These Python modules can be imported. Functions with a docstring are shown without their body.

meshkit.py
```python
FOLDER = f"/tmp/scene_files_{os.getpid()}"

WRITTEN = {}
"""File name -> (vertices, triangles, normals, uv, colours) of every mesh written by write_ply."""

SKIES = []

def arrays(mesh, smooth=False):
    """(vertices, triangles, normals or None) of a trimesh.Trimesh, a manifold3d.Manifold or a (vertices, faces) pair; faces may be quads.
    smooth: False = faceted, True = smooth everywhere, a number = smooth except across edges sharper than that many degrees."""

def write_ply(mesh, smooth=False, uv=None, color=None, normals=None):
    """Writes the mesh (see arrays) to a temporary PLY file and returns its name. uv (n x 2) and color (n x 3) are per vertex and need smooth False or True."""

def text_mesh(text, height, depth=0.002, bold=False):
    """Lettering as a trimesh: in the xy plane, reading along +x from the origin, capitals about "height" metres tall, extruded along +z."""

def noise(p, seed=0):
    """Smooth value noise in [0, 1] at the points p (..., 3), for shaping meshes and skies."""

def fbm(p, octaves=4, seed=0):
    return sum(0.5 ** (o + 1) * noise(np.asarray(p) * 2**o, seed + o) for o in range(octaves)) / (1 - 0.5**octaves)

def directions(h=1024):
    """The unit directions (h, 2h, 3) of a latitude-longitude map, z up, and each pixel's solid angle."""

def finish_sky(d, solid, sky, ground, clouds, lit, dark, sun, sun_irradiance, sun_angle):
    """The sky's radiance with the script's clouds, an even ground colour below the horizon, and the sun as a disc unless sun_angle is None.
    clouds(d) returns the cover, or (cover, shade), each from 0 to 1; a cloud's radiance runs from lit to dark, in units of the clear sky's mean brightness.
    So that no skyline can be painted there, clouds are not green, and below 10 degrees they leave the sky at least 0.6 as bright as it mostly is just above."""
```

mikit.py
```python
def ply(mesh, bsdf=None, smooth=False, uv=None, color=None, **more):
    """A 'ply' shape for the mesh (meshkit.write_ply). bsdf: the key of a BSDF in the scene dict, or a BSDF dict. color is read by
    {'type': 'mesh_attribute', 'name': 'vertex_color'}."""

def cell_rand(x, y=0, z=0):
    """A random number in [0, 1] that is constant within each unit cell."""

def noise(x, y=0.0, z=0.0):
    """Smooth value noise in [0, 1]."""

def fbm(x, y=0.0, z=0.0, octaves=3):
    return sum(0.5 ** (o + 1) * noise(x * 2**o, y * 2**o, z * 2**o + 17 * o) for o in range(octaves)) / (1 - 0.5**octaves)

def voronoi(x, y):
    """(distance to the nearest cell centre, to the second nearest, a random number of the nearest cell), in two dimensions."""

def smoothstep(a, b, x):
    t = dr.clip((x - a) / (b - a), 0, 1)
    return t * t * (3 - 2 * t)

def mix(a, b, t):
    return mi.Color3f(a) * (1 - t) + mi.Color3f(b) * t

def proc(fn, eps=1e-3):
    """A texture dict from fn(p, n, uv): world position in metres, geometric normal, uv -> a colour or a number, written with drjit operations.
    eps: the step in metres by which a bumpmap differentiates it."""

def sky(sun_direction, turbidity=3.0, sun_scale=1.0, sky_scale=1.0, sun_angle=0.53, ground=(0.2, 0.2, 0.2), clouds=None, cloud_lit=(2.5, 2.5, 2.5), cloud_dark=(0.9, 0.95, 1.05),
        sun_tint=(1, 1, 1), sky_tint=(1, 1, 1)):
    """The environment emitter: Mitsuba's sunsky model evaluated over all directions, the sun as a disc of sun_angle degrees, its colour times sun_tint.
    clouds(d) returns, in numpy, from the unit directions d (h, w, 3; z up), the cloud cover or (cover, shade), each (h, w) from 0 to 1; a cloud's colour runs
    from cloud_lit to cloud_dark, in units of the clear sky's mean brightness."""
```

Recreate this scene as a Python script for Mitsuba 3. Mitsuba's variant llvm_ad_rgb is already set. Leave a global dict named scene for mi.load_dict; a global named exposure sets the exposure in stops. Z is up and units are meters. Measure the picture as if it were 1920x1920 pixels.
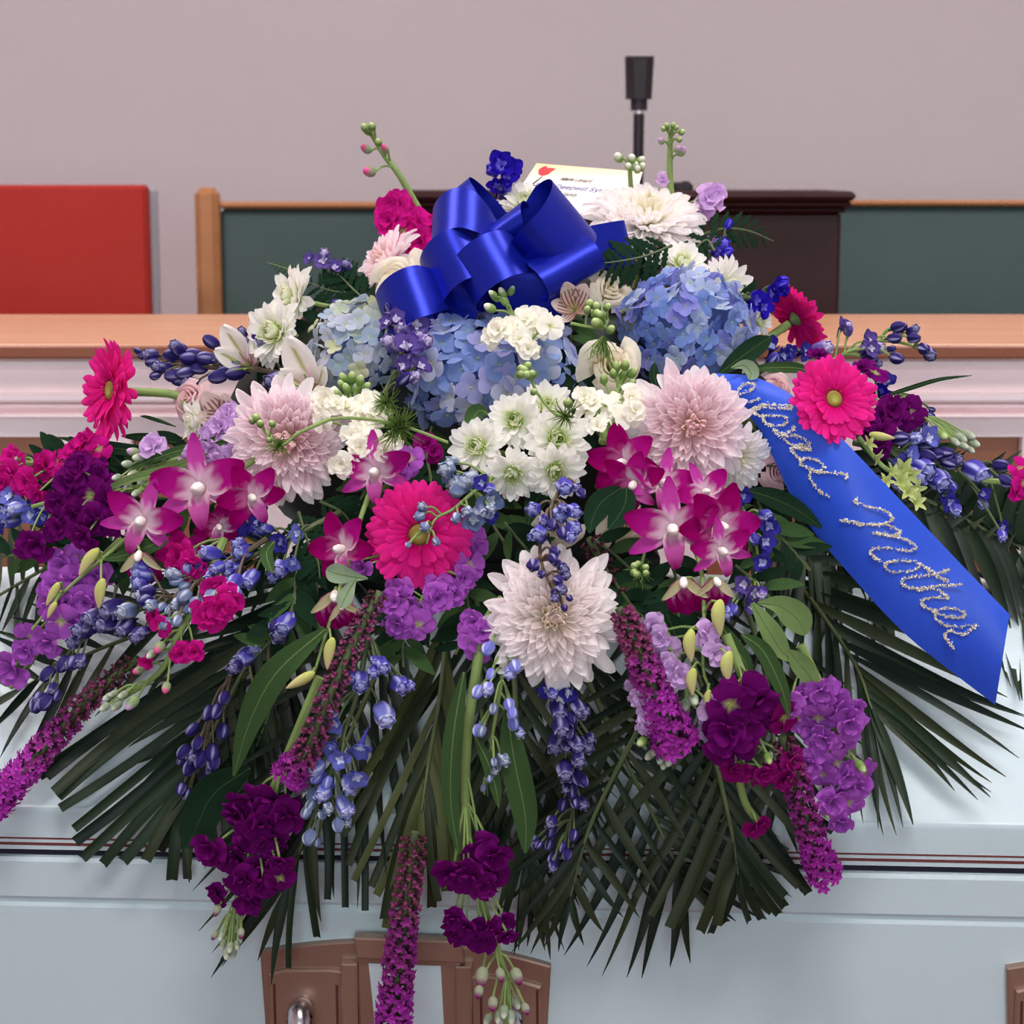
import math, random, numpy as np, trimesh, mitsuba as mi, mikit, meshkit
import drjit as dr
T = mi.ScalarTransform4f
scene, labels = {}, {}

# ---------------------------------------------------------------- camera, light, exposure
exposure = 0.55
F = 3900.0                       # focal length in pixels of the 1920 frame (a phone's 2x lens)
PITCH = math.radians(9.3)
CAM = np.array([0.0, 0.0, 1.5])
SP, CP = math.sin(PITCH), math.cos(PITCH)
scene['camera'] = {'type': 'thinlens', 'fov': math.degrees(2 * math.atan(960 / F)), 'aperture_radius': 0.0032, 'focus_distance': 1.82,
                   'near_clip': 0.05, 'far_clip': 60.0,
                   'to_world': T().look_at(CAM.tolist(), [0, CP, 1.5 - SP], [0, 0, 1])}


def lin(r, g, b):
    c = np.array([r, g, b], float) / 255
    return np.where(c < .04045, c / 12.92, ((c + .055) / 1.055) ** 2.4)


def rgb(*c):
    return {'type': 'rgb', 'value': [float(x) for x in c]}


def P(px, py, Y):
    """the world point at depth Y that the photograph's pixel shows"""
    u, v = (px - 960) / F, (py - 960) / F
    d = np.array([u, CP - v * SP, -SP - v * CP])
    return CAM + d * (Y / d[1])


def ms(px, Y):
    return px * Y / F


# ---------------------------------------------------------------- small helpers
used = set()


def key(name, parent=None):
    base = name if parent is None else parent + '__' + name
    k, i = base, 0
    while k in used:
        i += 1
        k = f'{base}_{i:03d}'
    used.add(k)
    return k


def thing(name, label, cat, group=None):
    k = key(name)
    labels[k] = {'label': label, 'category': cat}
    if group:
        labels[k]['group'] = group
    return k


def struct(name, mesh, mat, parent=None, smooth=False, **kw):
    k = key(name, parent)
    scene[k] = mikit.ply(mesh, mat, smooth=smooth, **kw)
    if parent is None:
        labels[k] = {'kind': 'structure'}
    return k


def part(name, parent, mesh, mat, smooth=False, label=None, stuff=False):
    k = key(name, parent)
    scene[k] = mikit.ply(mesh, mat, smooth=smooth)
    e = {}
    if label:
        e['label'] = label
    if stuff:
        e['kind'] = 'stuff'
    if e:
        labels[k] = e
    return k


def proto(name, vfc, mat='petal', smooth=True):
    k = 'proto_' + name
    v, f, c = vfc
    scene[k] = {'type': 'shapegroup', 'piece': mikit.ply((v, f), mat, smooth=smooth, color=np.clip(c, 0, 1))}
    return k


def inst(name, parent, pr, M, label=None, stuff=False):
    k = key(name, parent)
    scene[k] = {'type': 'instance', 'group': {'type': 'ref', 'id': pr}, 'to_world': T(np.asarray(M, float).tolist())}
    e = {}
    if label:
        e['label'] = label
    if stuff:
        e['kind'] = 'stuff'
    if e:
        labels[k] = e
    return k


def nrm(v):
    v = np.asarray(v, float)
    return v / (np.linalg.norm(v) + 1e-12)


def frame(p, N, scale=1.0, roll=0.0):
    z = nrm(N)
    x = np.cross([0, 0, 1.0], z)
    if np.linalg.norm(x) < 1e-3:
        x = np.array([1.0, 0, 0])
    x = nrm(x)
    y = np.cross(z, x)
    c, s = math.cos(roll), math.sin(roll)
    x, y = c * x + s * y, -s * x + c * y
    M = np.eye(4)
    sc = np.broadcast_to(scale, 3)
    M[:3, 0], M[:3, 1], M[:3, 2], M[:3, 3] = x * sc[0], y * sc[1], z * sc[2], p
    return M


def rz(a):
    M = np.eye(4)
    M[0, 0] = M[1, 1] = math.cos(a)
    M[1, 0], M[0, 1] = math.sin(a), -math.sin(a)
    return M


def ry(a):
    M = np.eye(4)
    M[0, 0] = M[2, 2] = math.cos(a)
    M[0, 2], M[2, 0] = math.sin(a), -math.sin(a)
    return M


def rx(a):
    M = np.eye(4)
    M[1, 1] = M[2, 2] = math.cos(a)
    M[2, 1], M[1, 2] = math.sin(a), -math.sin(a)
    return M


def tr(x, y, z):
    M = np.eye(4)
    M[:3, 3] = x, y, z
    return M


def scl(x, y, z):
    return np.diag([x, y, z, 1.0])


def xf(M, v):
    return v @ M[:3, :3].T + M[:3, 3]


def gridf(nu, nv):
    i, j = np.meshgrid(np.arange(nu), np.arange(nv), indexing='ij')
    a = (i * (nv + 1) + j).ravel()
    b, c, d = a + nv + 1, a + nv + 2, a + 1
    return np.vstack([np.stack([a, b, c], 1), np.stack([a, c, d], 1)])


def cat(parts):
    v, f, c, n = [], [], [], 0
    for p in parts:
        v.append(p[0]); f.append(np.asarray(p[1]) + n); n += len(p[0])
        if len(p) > 2:
            c.append(p[2])
    return (np.vstack(v), np.vstack(f)) + ((np.vstack(c),) if c else ())


def sheet(L, W, prof, colf=None, a0=0., curl=0., cup=0., nu=7, nv=4, ruf=0., seed=0, rf=3.0):
    """a petal or leaf: base at the origin, along +x, face +z; prof(t) is the relative width"""
    t = 1 - (1 - np.linspace(0, 1, nu + 1)) ** 1.6          # more rows towards the tip
    s = np.linspace(-1, 1, nv + 1)
    ang = a0 + curl * t
    dt = np.diff(t)
    mid = (ang[1:] + ang[:-1]) / 2
    x = np.concatenate([[0], np.cumsum(np.cos(mid) * dt)]) * L
    z = np.concatenate([[0], np.cumsum(np.sin(mid) * dt)]) * L
    h = W / 2 * np.maximum(prof(t), .02)
    S, Tt = np.meshgrid(s, t)
    H = h[:, None]
    off = cup * H * S ** 2
    if ruf:
        q = np.stack([Tt * rf + seed * 7.3, S * rf * .8 + seed * 3.1, Tt * 0 + seed], -1)
        off = off + ruf * (meshkit.noise(q, seed) - .5) * 2 * (np.abs(S) * .6 + Tt * .6)
    v = np.stack([x[:, None] - np.sin(ang)[:, None] * off, S * H, z[:, None] + np.cos(ang)[:, None] * off], -1).reshape(-1, 3)
    c = np.ones((len(v), 3)) if colf is None else colf(Tt.ravel(), S.ravel())
    return v, gridf(nu, nv), c


def grad(stops):
    """colour along t from [(t, (r, g, b) in sRGB)]"""
    ts = [s[0] for s in stops]
    cs = np.array([lin(*s[1]) for s in stops])
    return lambda t, s=None: np.stack([np.interp(t, ts, cs[:, k]) for k in range(3)], 1)


def oval(t, k=.55, tip=.5):
    return np.sin(np.pi * np.clip(t, 0, 1) ** k) ** tip * .98 + .02


def tube(pts, r, sides=6):
    p = np.asarray(pts, float)
    r = np.broadcast_to(r, (len(p),))
    t = np.gradient(p, axis=0)
    t /= np.linalg.norm(t, axis=1, keepdims=True) + 1e-12
    ref = np.array([.31, .52, .79])
    a = np.cross(t, ref)
    a /= np.linalg.norm(a, axis=1, keepdims=True) + 1e-12
    b = np.cross(t, a)
    g = np.arange(sides) * 2 * np.pi / sides
    v = p[:, None] + r[:, None, None] * (np.cos(g)[None, :, None] * a[:, None] + np.sin(g)[None, :, None] * b[:, None])
    n = len(p)
    f = []
    for i in range(n - 1):
        for j in range(sides):
            k = (j + 1) % sides
            f += [[i * sides + j, i * sides + k, (i + 1) * sides + k], [i * sides + j, (i + 1) * sides + k, (i + 1) * sides + j]]
    v = np.vstack([v.reshape(-1, 3), p[:1], p[-1:]])
    for j in range(sides):
        k = (j + 1) % sides
        f += [[n * sides, k, j], [n * sides + 1, (n - 1) * sides + j, (n - 1) * sides + k]]
    return v, np.array(f)


def smoothline(pts, n=16):
    p = np.asarray(pts, float)
    if len(p) == 2:
        return p[0] + (p[1] - p[0]) * np.linspace(0, 1, n)[:, None]
    q = np.vstack([2 * p[0] - p[1], p, 2 * p[-1] - p[-2]])
    out = []
    u = np.linspace(0, len(p) - 1, n)
    for x in u:
        i = min(int(x), len(p) - 2)
        t = x - i
        a, b, c, d = q[i:i + 4]
        out.append(.5 * (2 * b + (c - a) * t + (2 * a - 5 * b + 4 * c - d) * t * t + (3 * b - a - 3 * c + d) * t ** 3))
    return np.array(out)


def ball(seg=8, rings=6):
    m = trimesh.creation.uv_sphere(1.0, count=[rings, seg])
    return np.array(m.vertices), np.array(m.faces)


def lathe(prof, seg=16):
    """prof: (r, z) pairs"""
    m = trimesh.creation.revolve(np.array(prof, float), sections=seg)
    return np.array(m.vertices), np.array(m.faces)


def cbox(lo, hi, b=.004):
    lo, hi = np.asarray(lo, float), np.asarray(hi, float)
    b = min(b, (hi - lo).min() * .45)
    pts = []
    for i in range(8):
        s = np.array([i & 1, i >> 1 & 1, i >> 2 & 1])
        c = np.where(s, hi, lo)
        for k in range(3):
            d = np.where(s, -b, b).astype(float)
            d[k] = 0
            pts.append(c + d)
    h = trimesh.convex.convex_hull(np.array(pts))
    return np.array(h.vertices), np.array(h.faces)


def boxpx(x0, y0, x1, y1, Y, depth, b=.004):
    """an upright box whose front face spans these pixels at depth Y"""
    a, c = P(x0, y1, Y), P(x1, y0, Y)
    xc = (P(x0, (y0 + y1) / 2, Y)[0], P(x1, (y0 + y1) / 2, Y)[0])
    return cbox([xc[0], Y, a[2]], [xc[1], Y + depth, c[2]], b)


# ---------------------------------------------------------------- materials
def prin(c, rough=.5, spec=.5, **kw):
    return {'type': 'twosided', 'b': {'type': 'principled', 'base_color': c if isinstance(c, dict) else rgb(*c), 'roughness': rough, 'specular': spec, **kw}}


def thin(c, rough=.6, tr_=.6, **kw):
    return {'type': 'principledthin', 'base_color': c if isinstance(c, dict) else rgb(*c), 'roughness': rough, 'diff_trans': tr_, **kw}


VC = {'type': 'mesh_attribute', 'name': 'vertex_color'}
scene['petal'] = thin(VC, .65, .55)
scene['petal_soft'] = thin(VC, .7, .85)
scene['petal_solid'] = prin(VC, .6, .2)
for nm, c, ro in (('palm_a', (28, 46, 28), .55), ('palm_b', (20, 36, 26), .55), ('palm_c', (42, 52, 30), .55), ('palm_olive', (76, 84, 48), .6)):
    scene[nm] = prin(lin(*c), ro, .28)
for nm, c in (('leaf_dark', (32, 54, 38)), ('leaf_mid', (62, 88, 52)), ('leaf_light', (112, 136, 84)), ('leaf_grey', (130, 150, 122)), ('leaf_thread', (104, 130, 66))):
    scene[nm] = thin(lin(*c), .5, .35)
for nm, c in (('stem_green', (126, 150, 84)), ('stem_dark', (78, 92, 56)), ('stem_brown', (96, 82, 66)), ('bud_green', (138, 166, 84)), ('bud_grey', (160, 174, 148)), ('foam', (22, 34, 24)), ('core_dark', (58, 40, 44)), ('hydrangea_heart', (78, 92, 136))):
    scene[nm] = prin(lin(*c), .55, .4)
scene['satin'] = prin(lin(20, 36, 164), .38, .5, metallic=.6)
scene['ribbon_blue'] = prin(lin(44, 86, 214), .45, .4, sheen=.3)
scene['glitter'] = prin(lin(232, 226, 206), .35, .7, metallic=.6)
scene['chrome'] = {'type': 'roughconductor', 'material': 'Cr', 'alpha': .08}
scene['black_plastic'] = prin(lin(34, 28, 36), .5, .4)
scene['steel'] = {'type': 'roughconductor', 'material': 'Al', 'alpha': .25}
scene['copper'] = prin(lin(152, 122, 106), .3, .5, metallic=.5)
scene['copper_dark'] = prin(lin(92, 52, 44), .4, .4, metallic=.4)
scene['casket_white'] = prin(lin(192, 210, 215), .42, .45)
scene['maroon'] = prin(lin(104, 52, 50), .4, .4)
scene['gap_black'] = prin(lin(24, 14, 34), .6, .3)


def wood(base, dark, sx, sy, sz, amt=.6):
    base, dark = lin(*base), lin(*dark)

    def fn(p, n, uv):
        w = mikit.fbm(p.x * sx, p.y * sy, p.z * sz, 3)
        g = mikit.noise(p.x * sx * 3 + 5, p.y * sy * 8, p.z * sz * 8)
        t = dr.clip((w - .35) * 1.6 * amt + (g - .5) * .35, 0, 1)
        return mikit.mix(base.tolist(), dark.tolist(), t)
    return mikit.proc(fn)


scene['oak_top'] = prin(wood((186, 138, 106), (166, 114, 82), 3, 40, 40), .38, .5, clearcoat=.25)
scene['oak_edge'] = prin(wood((132, 66, 32), (102, 48, 24), 4, 40, 60), .4, .5, clearcoat=.25)
scene['oak_panel'] = prin(wood((150, 88, 56), (112, 58, 36), 3, 30, 50), .42, .5, clearcoat=.2)
scene['oak_pew'] = prin(wood((186, 128, 84), (156, 100, 60), 4, 30, 30), .45, .4)
scene['mahogany'] = prin(wood((50, 20, 22), (32, 11, 14), 8, 30, 14), .5, .3)
scene['white_paint'] = prin(lin(243, 224, 226), .45, .4)


def cloth(a, b, s):
    a, b = lin(*a).tolist(), lin(*b).tolist()

    def fn(p, n, uv):
        return mikit.mix(a, b, dr.clip(mikit.fbm(p.x * s, p.y * s, p.z * s, 3) * .7 + mikit.noise(p.x * 420, p.y * 420, p.z * 420) * .5, 0, 1))
    return mikit.proc(fn)


scene['green_cloth'] = prin(cloth((66, 88, 88), (84, 102, 100), 6), .85, .2, sheen=.4)
scene['red_cloth'] = prin(cloth((160, 38, 34), (178, 52, 44), 5), .7, .25, sheen=.3)
scene['wall_paint'] = prin(cloth((217, 207, 210), (210, 201, 204), 3), .9, .2)
scene['grey_paint'] = prin(lin(170, 168, 176), .5, .4)
scene['ceiling_paint'] = prin(lin(232, 228, 226), .9, .2)
scene['carpet'] = prin(cloth((120, 60, 60), (96, 44, 48), 30), .95, .1)

# ---------------------------------------------------------------- the room
X0, X1, Y0, Y1, ZC = -3.6, 3.6, -4.5, 4.75, 3.5
struct('floor', cbox([X0, Y0, -.1], [X1, Y1, 0], .001), 'carpet')
struct('ceiling', cbox([X0, Y0, ZC], [X1, Y1, ZC + .1], .001), 'ceiling_paint')
struct('wall_back', cbox([X0 - .1, Y1, 0], [X1 + .1, Y1 + .1, ZC], .001), 'wall_paint')
struct('wall_rear', cbox([X0 - .1, Y0 - .1, 0], [X1 + .1, Y0, ZC], .001), 'wall_paint')
struct('wall_left', cbox([X0 - .1, Y0, 0], [X0, Y1, ZC], .001), 'wall_paint')
struct('wall_right', cbox([X1, Y0, 0], [X1 + .1, Y1, ZC], .001), 'wall_paint')


def lamp_panel(x, y, w, d, col, label):
    k = thing('ceiling_light', label, 'ceiling light')
    part('frame', k, cat([cbox([x - w / 2 - .03, y - d / 2 - .03, ZC - .05], [x + w / 2 + .03, y - d / 2, ZC], .004), cbox([x - w / 2 - .03, y + d / 2, ZC - .05], [x + w / 2 + .03, y + d / 2 + .03, ZC], .004),
                          cbox([x - w / 2 - .03, y - d / 2, ZC - .05], [x - w / 2, y + d / 2, ZC], .004), cbox([x + w / 2, y - d / 2, ZC - .05], [x + w / 2 + .03, y + d / 2, ZC], .004)]), 'grey_paint')
    v = np.array([[x - w / 2, y - d / 2, ZC - .03], [x + w / 2, y - d / 2, ZC - .03], [x + w / 2, y + d / 2, ZC - .03], [x - w / 2, y + d / 2, ZC - .03]])
    kk = key('diffuser', k)
    scene[kk] = mikit.ply((v, np.array([[0, 2, 1], [0, 3, 2]])), 'ceiling_paint')
    scene[kk]['emitter'] = {'type': 'area', 'radiance': rgb(*col)}


WARM, COOL = np.array([1.0, .945, .93]), np.array([.77, .95, 1.0])
lamp_panel(-1.5, 2.3, 1.2, .6, np.array([1.0, .86, .85]) * 13, 'left flat ceiling light panel above the wooden rail')
lamp_panel(1.3, 2.3, 1.2, .6, WARM * 11, 'right flat ceiling light panel above the wooden rail')
lamp_panel(0.2, .4, 1.2, .6, WARM * 16, 'flat ceiling light panel above the camera')
# tall window in the rear wall, daylight through its panes
wk = struct('window_1', cat([cbox([-1.7, Y0, .9], [-1.6, Y0 + .06, 3.0]), cbox([1.6, Y0, .9], [1.7, Y0 + .06, 3.0]), cbox([-1.6, Y0, 2.92], [1.6, Y0 + .06, 3.0]), cbox([-1.6, Y0, .9], [1.6, Y0 + .06, .98])]), 'white_paint')
for i in range(4):
    xa = -1.6 + i * .8
    kk = key('pane', wk)
    v = np.array([[xa + .02, Y0 + .02, .98], [xa + .78, Y0 + .02, .98], [xa + .78, Y0 + .02, 2.92], [xa + .02, Y0 + .02, 2.92]])
    scene[kk] = mikit.ply((v, np.array([[0, 2, 1], [0, 3, 2]])), 'ceiling_paint')
    scene[kk]['emitter'] = {'type': 'area', 'radiance': rgb(*(COOL * 4.4))}

# ---------------------------------------------------------------- the rail with its wide wooden ledge and white panelled front
YR = 2.55
pa, pb = P(960, 645, YR), P(960, 589, 3.09)
zr = pa[2]
rail = thing('altar_rail', 'long altar rail with oak ledge over a white moulded front, spanning behind the flowers', 'rail')
zl = P(960, 672, YR)[2]
part('ledge', rail, cbox([-1.5, YR, zl + .004], [1.5, 3.09, zr], .003), 'oak_top', label='pale oak ledge')
part('edge_band', rail, cbox([-1.5, YR - .004, zl], [1.5, YR + .012, zr - .002], .002), 'oak_edge', label='darker oak edge strip')
zs = [P(960, y, YR + .03)[2] for y in (674, 735, 752, 765, 774, 782, 806)]
part('fascia', rail, cbox([-1.5, YR + .035, zs[6] - .01], [1.5, YR + .06, zs[0] + .004], .001), 'white_paint')
part('moulding', rail, cbox([-1.5, YR + .015, zs[2]], [1.5, YR + .04, zs[1]], .003), 'white_paint')
part('moulding', rail, cbox([-1.5, YR + .022, zs[3]], [1.5, YR + .04, zs[2] - .003], .003), 'white_paint')
part('moulding', rail, cbox([-1.5, YR + .01, zs[5]], [1.5, YR + .04, zs[4]], .004), 'white_paint')
part('cornice', rail, cbox([-1.5, YR + .02, zs[0] - .012], [1.5, YR + .05, zs[0] + .003], .005), 'white_paint')
zb = .35
part('backing', rail, cbox([-1.5, YR + .075, zb], [1.5, YR + .1, zs[6]], .001), 'white_paint')
edges = [(-700, -560), (-330, -185), (105, 237), (470, 602), (835, 967), (1200, 1332), (1565, 1697), (1930, 2062), (2295, 2427)]
xs = [(P(a, 850, YR)[0], P(b, 850, YR)[0]) for a, b in edges]
for a, b in xs:
    part('stile', rail, cbox([a, YR + .035, zb], [b, YR + .08, zs[6]], .002), 'white_paint')
for (a, b), (c, d) in zip(xs[:-1], xs[1:]):
    part('panel', rail, cbox([b + .001, YR + .055, zb + .05], [c - .001, YR + .076, zs[6]], .001), 'oak_panel', label='brown wood panel')
part('plinth', rail, cbox([-1.5, YR + .02, 0], [1.5, 3.09, zb + .05], .004), 'white_paint')

# ---------------------------------------------------------------- pews, red chair, pulpit, microphone behind the rail
YP = 3.95
pew = thing('pew', 'oak pew with green upholstered back and square post, left of the pulpit', 'pew')
part('post', pew, boxpx(366, 352, 411, 640, YP - .03, .05, .012), 'oak_pew')
part('top_rail', pew, boxpx(409, 379, 1010, 391, YP - .015, .05, .005), 'oak_pew')
part('upholstery', pew, boxpx(411, 390, 1010, 640, YP, .06, .012), 'green_cloth', label='green cushioned back')
z0 = P(960, 640, YP)[2]
part('frame', pew, cbox([P(370, 640, YP)[0], YP - .02, 0], [P(1010, 640, YP)[0], YP + .06, z0], .005), 'oak_pew')
part('seat', pew, cbox([P(411, 640, YP)[0], YP - .36, .40], [P(1010, 640, YP)[0], YP, .48], .02), 'green_cloth')
pew2 = thing('pew', 'oak-topped pew with green upholstered back, right of the dark pulpit', 'pew')
part('top_rail', pew2, boxpx(1440, 376, 2300, 386, YP - .015, .05, .005), 'oak_pew')
part('upholstery', pew2, boxpx(1440, 385, 2300, 640, YP, .06, .012), 'green_cloth', label='green cushioned back')
part('frame', pew2, cbox([P(1440, 640, YP)[0], YP - .02, 0], [P(2300, 640, YP)[0], YP + .06, z0], .005), 'oak_pew')
part('seat', pew2, cbox([P(1445, 640, YP)[0], YP - .36, .40], [P(2300, 640, YP)[0], YP, .48], .02), 'green_cloth')
ch = thing('chair', 'tall red upholstered chair back at the left edge', 'chair')
part('backrest', ch, boxpx(-330, 347, 276, 640, 3.7, .05, .006), 'red_cloth')
part('back_shell', ch, boxpx(-325, 349, 296, 640, 3.753, .03, .008), 'grey_paint', label='grey edge of the back')
zc_ = P(0, 640, 3.7)[2]
xa, xb = P(-320, 640, 3.7)[0], P(286, 640, 3.7)[0]
part('seat', ch, cbox([xa, 3.25, .38], [xb, 3.75, .50], .03), 'red_cloth')
for sx in (xa + .02, xb - .06):
    for sy in (3.28, 3.74):
        part('leg', ch, cbox([sx, sy, 0], [sx + .04, sy + .04, .39 if sy < 3.5 else zc_ + .02], .004), 'grey_paint')

YU = 3.25
pul = thing('pulpit', 'dark mahogany pulpit with moulded top, behind the flowers', 'pulpit')
part('top', pul, boxpx(737, 359, 1606, 377, YU, .32, .006), 'mahogany')
part('moulding', pul, boxpx(745, 377, 1598, 388, YU + .012, .30, .006), 'mahogany', label='moulding under the top')
part('moulding', pul, boxpx(755, 388, 1588, 399, YU + .03, .27, .006), 'mahogany')
zt = P(960, 398, YU)[2]
part('body', pul, cbox([P(766, 400, YU + .05)[0], YU + .05, .1], [P(1578, 400, YU + .05)[0], YU + .28, zt], .006), 'mahogany')
part('plinth', pul, cbox([P(750, 400, YU)[0], YU + .02, 0], [P(1594, 400, YU)[0], YU + .31, .12], .006), 'mahogany')

YM = 3.5
mic = thing('microphone', 'black microphone on a slim black stand rising behind the pulpit top', 'microphone')
ax = P(1197, 300, YM)[0]
w1, w2 = ms(26, YM), ms(22, YM)
zz = [P(1197, y, YM)[2] for y in (106, 186, 207, 213, 362)]
v = np.array([[-w1, -.014, zz[0]], [-w1 * .45, -.022, zz[0] - .006], [w1 * .45, -.022, zz[0] - .006], [w1, -.014, zz[0]], [w1, .014, zz[0]], [0, .02, zz[0] - .008], [-w1, .014, zz[0]],
              [-w2 * 1.08, -.013, zz[1]], [-w2 * .45, -.018, zz[1]], [w2 * .45, -.018, zz[1]], [w2 * 1.02, -.013, zz[1]], [w2 * 1.02, .013, zz[1]], [0, .018, zz[1]], [-w2 * 1.08, .013, zz[1]]]) + [ax, YM, 0]
f = []
for j in range(7):
    k = (j + 1) % 7
    f += [[j, j + 7, k + 7], [j, k + 7, k]]
for j in range(1, 6):
    f += [[0, j, j + 1], [7, 7 + j + 1, 7 + j]]
part('head', mic, (v, np.array(f)), 'black_plastic')
part('collar', mic, tube([[ax, YM, zz[1]], [ax, YM, zz[2]]], ms(15.5, YM), 14), 'black_plastic')
part('ring', mic, tube([[ax, YM, zz[2]], [ax, YM, zz[3]]], ms(9, YM), 14), 'steel', label='thin silver ring')
part('pole', mic, tube([[ax, YM, zz[3]], [ax - .0005, YM, zz[4] - .01]], ms(10, YM), 14), 'black_plastic')
bx = thing('switch_box', 'small black box lying on the pulpit top beside the microphone', 'box')
part('body', bx, boxpx(1262, 342, 1300, 361, YM - .05, .08, .005), 'black_plastic')
part('button', bx, tube([P(1285, 342.5, YM - .02), P(1285, 339.5, YM - .02)], .006, 10), 'black_plastic')

# ---------------------------------------------------------------- the casket
YC = 1.76                                   # depth of its front face in the middle
zgap = P(960, 1617, YC)[2]
YAW = math.radians(3.4)


def ck(x, y, z):
    """casket coordinates (along, inward, up from the lid joint) to the world"""
    x, y, z = (np.asarray(a, float) for a in (x, y, z))
    return np.stack([x * math.cos(YAW) + y * math.sin(YAW), YC - x * math.sin(YAW) + y * math.cos(YAW), zgap + z + 0 * x], -1)


zk = lambda py: P(960, py, YC)[2] - zgap
ztop, zgroove = zk(1527), zk(1703)
CW, CH = .58, .155
LIDP = [(0, .0035), (0, ztop - .006), (.0018, ztop - .0018), (.006, ztop)]
for a in np.linspace(0, 1, 25)[1:]:
    LIDP.append((.006 + (CW - .012) * a, ztop + CH * (math.sin(math.pi * a) ** .8)))
LIDP += [(CW - .0018, ztop - .0018), (CW, ztop - .006), (CW, .0035)]
LIDP = np.array(LIDP)


def hull(y):
    return np.interp(y, LIDP[1:-1, 0], LIDP[1:-1, 1], left=-9, right=-9)


_sc = {}


def lid_depth(px, py):
    """depth at which the pixel's ray meets the casket; behind its far side, the crown's depth"""
    k = (round(px / 6), round(py / 6))
    if k not in _sc:
        u, v_ = (px - 960) / F, (py - 960) / F
        d = np.array([u, CP - v_ * SP, -SP - v_ * CP])
        Ys = np.arange(1.45, 2.5, .004)
        q = CAM + d / d[1] * Ys[:, None] - [0, YC, zgap]
        yy = q[:, 0] * math.sin(YAW) + q[:, 1] * math.cos(YAW)
        hit = (yy >= 0) & (yy <= CW) & (q[:, 2] <= np.maximum(hull(yy), 0))
        _sc[k] = Ys[hit.argmax()] if hit.any() else 2.06 - .06 * u * 2
    return _sc[k]


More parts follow.
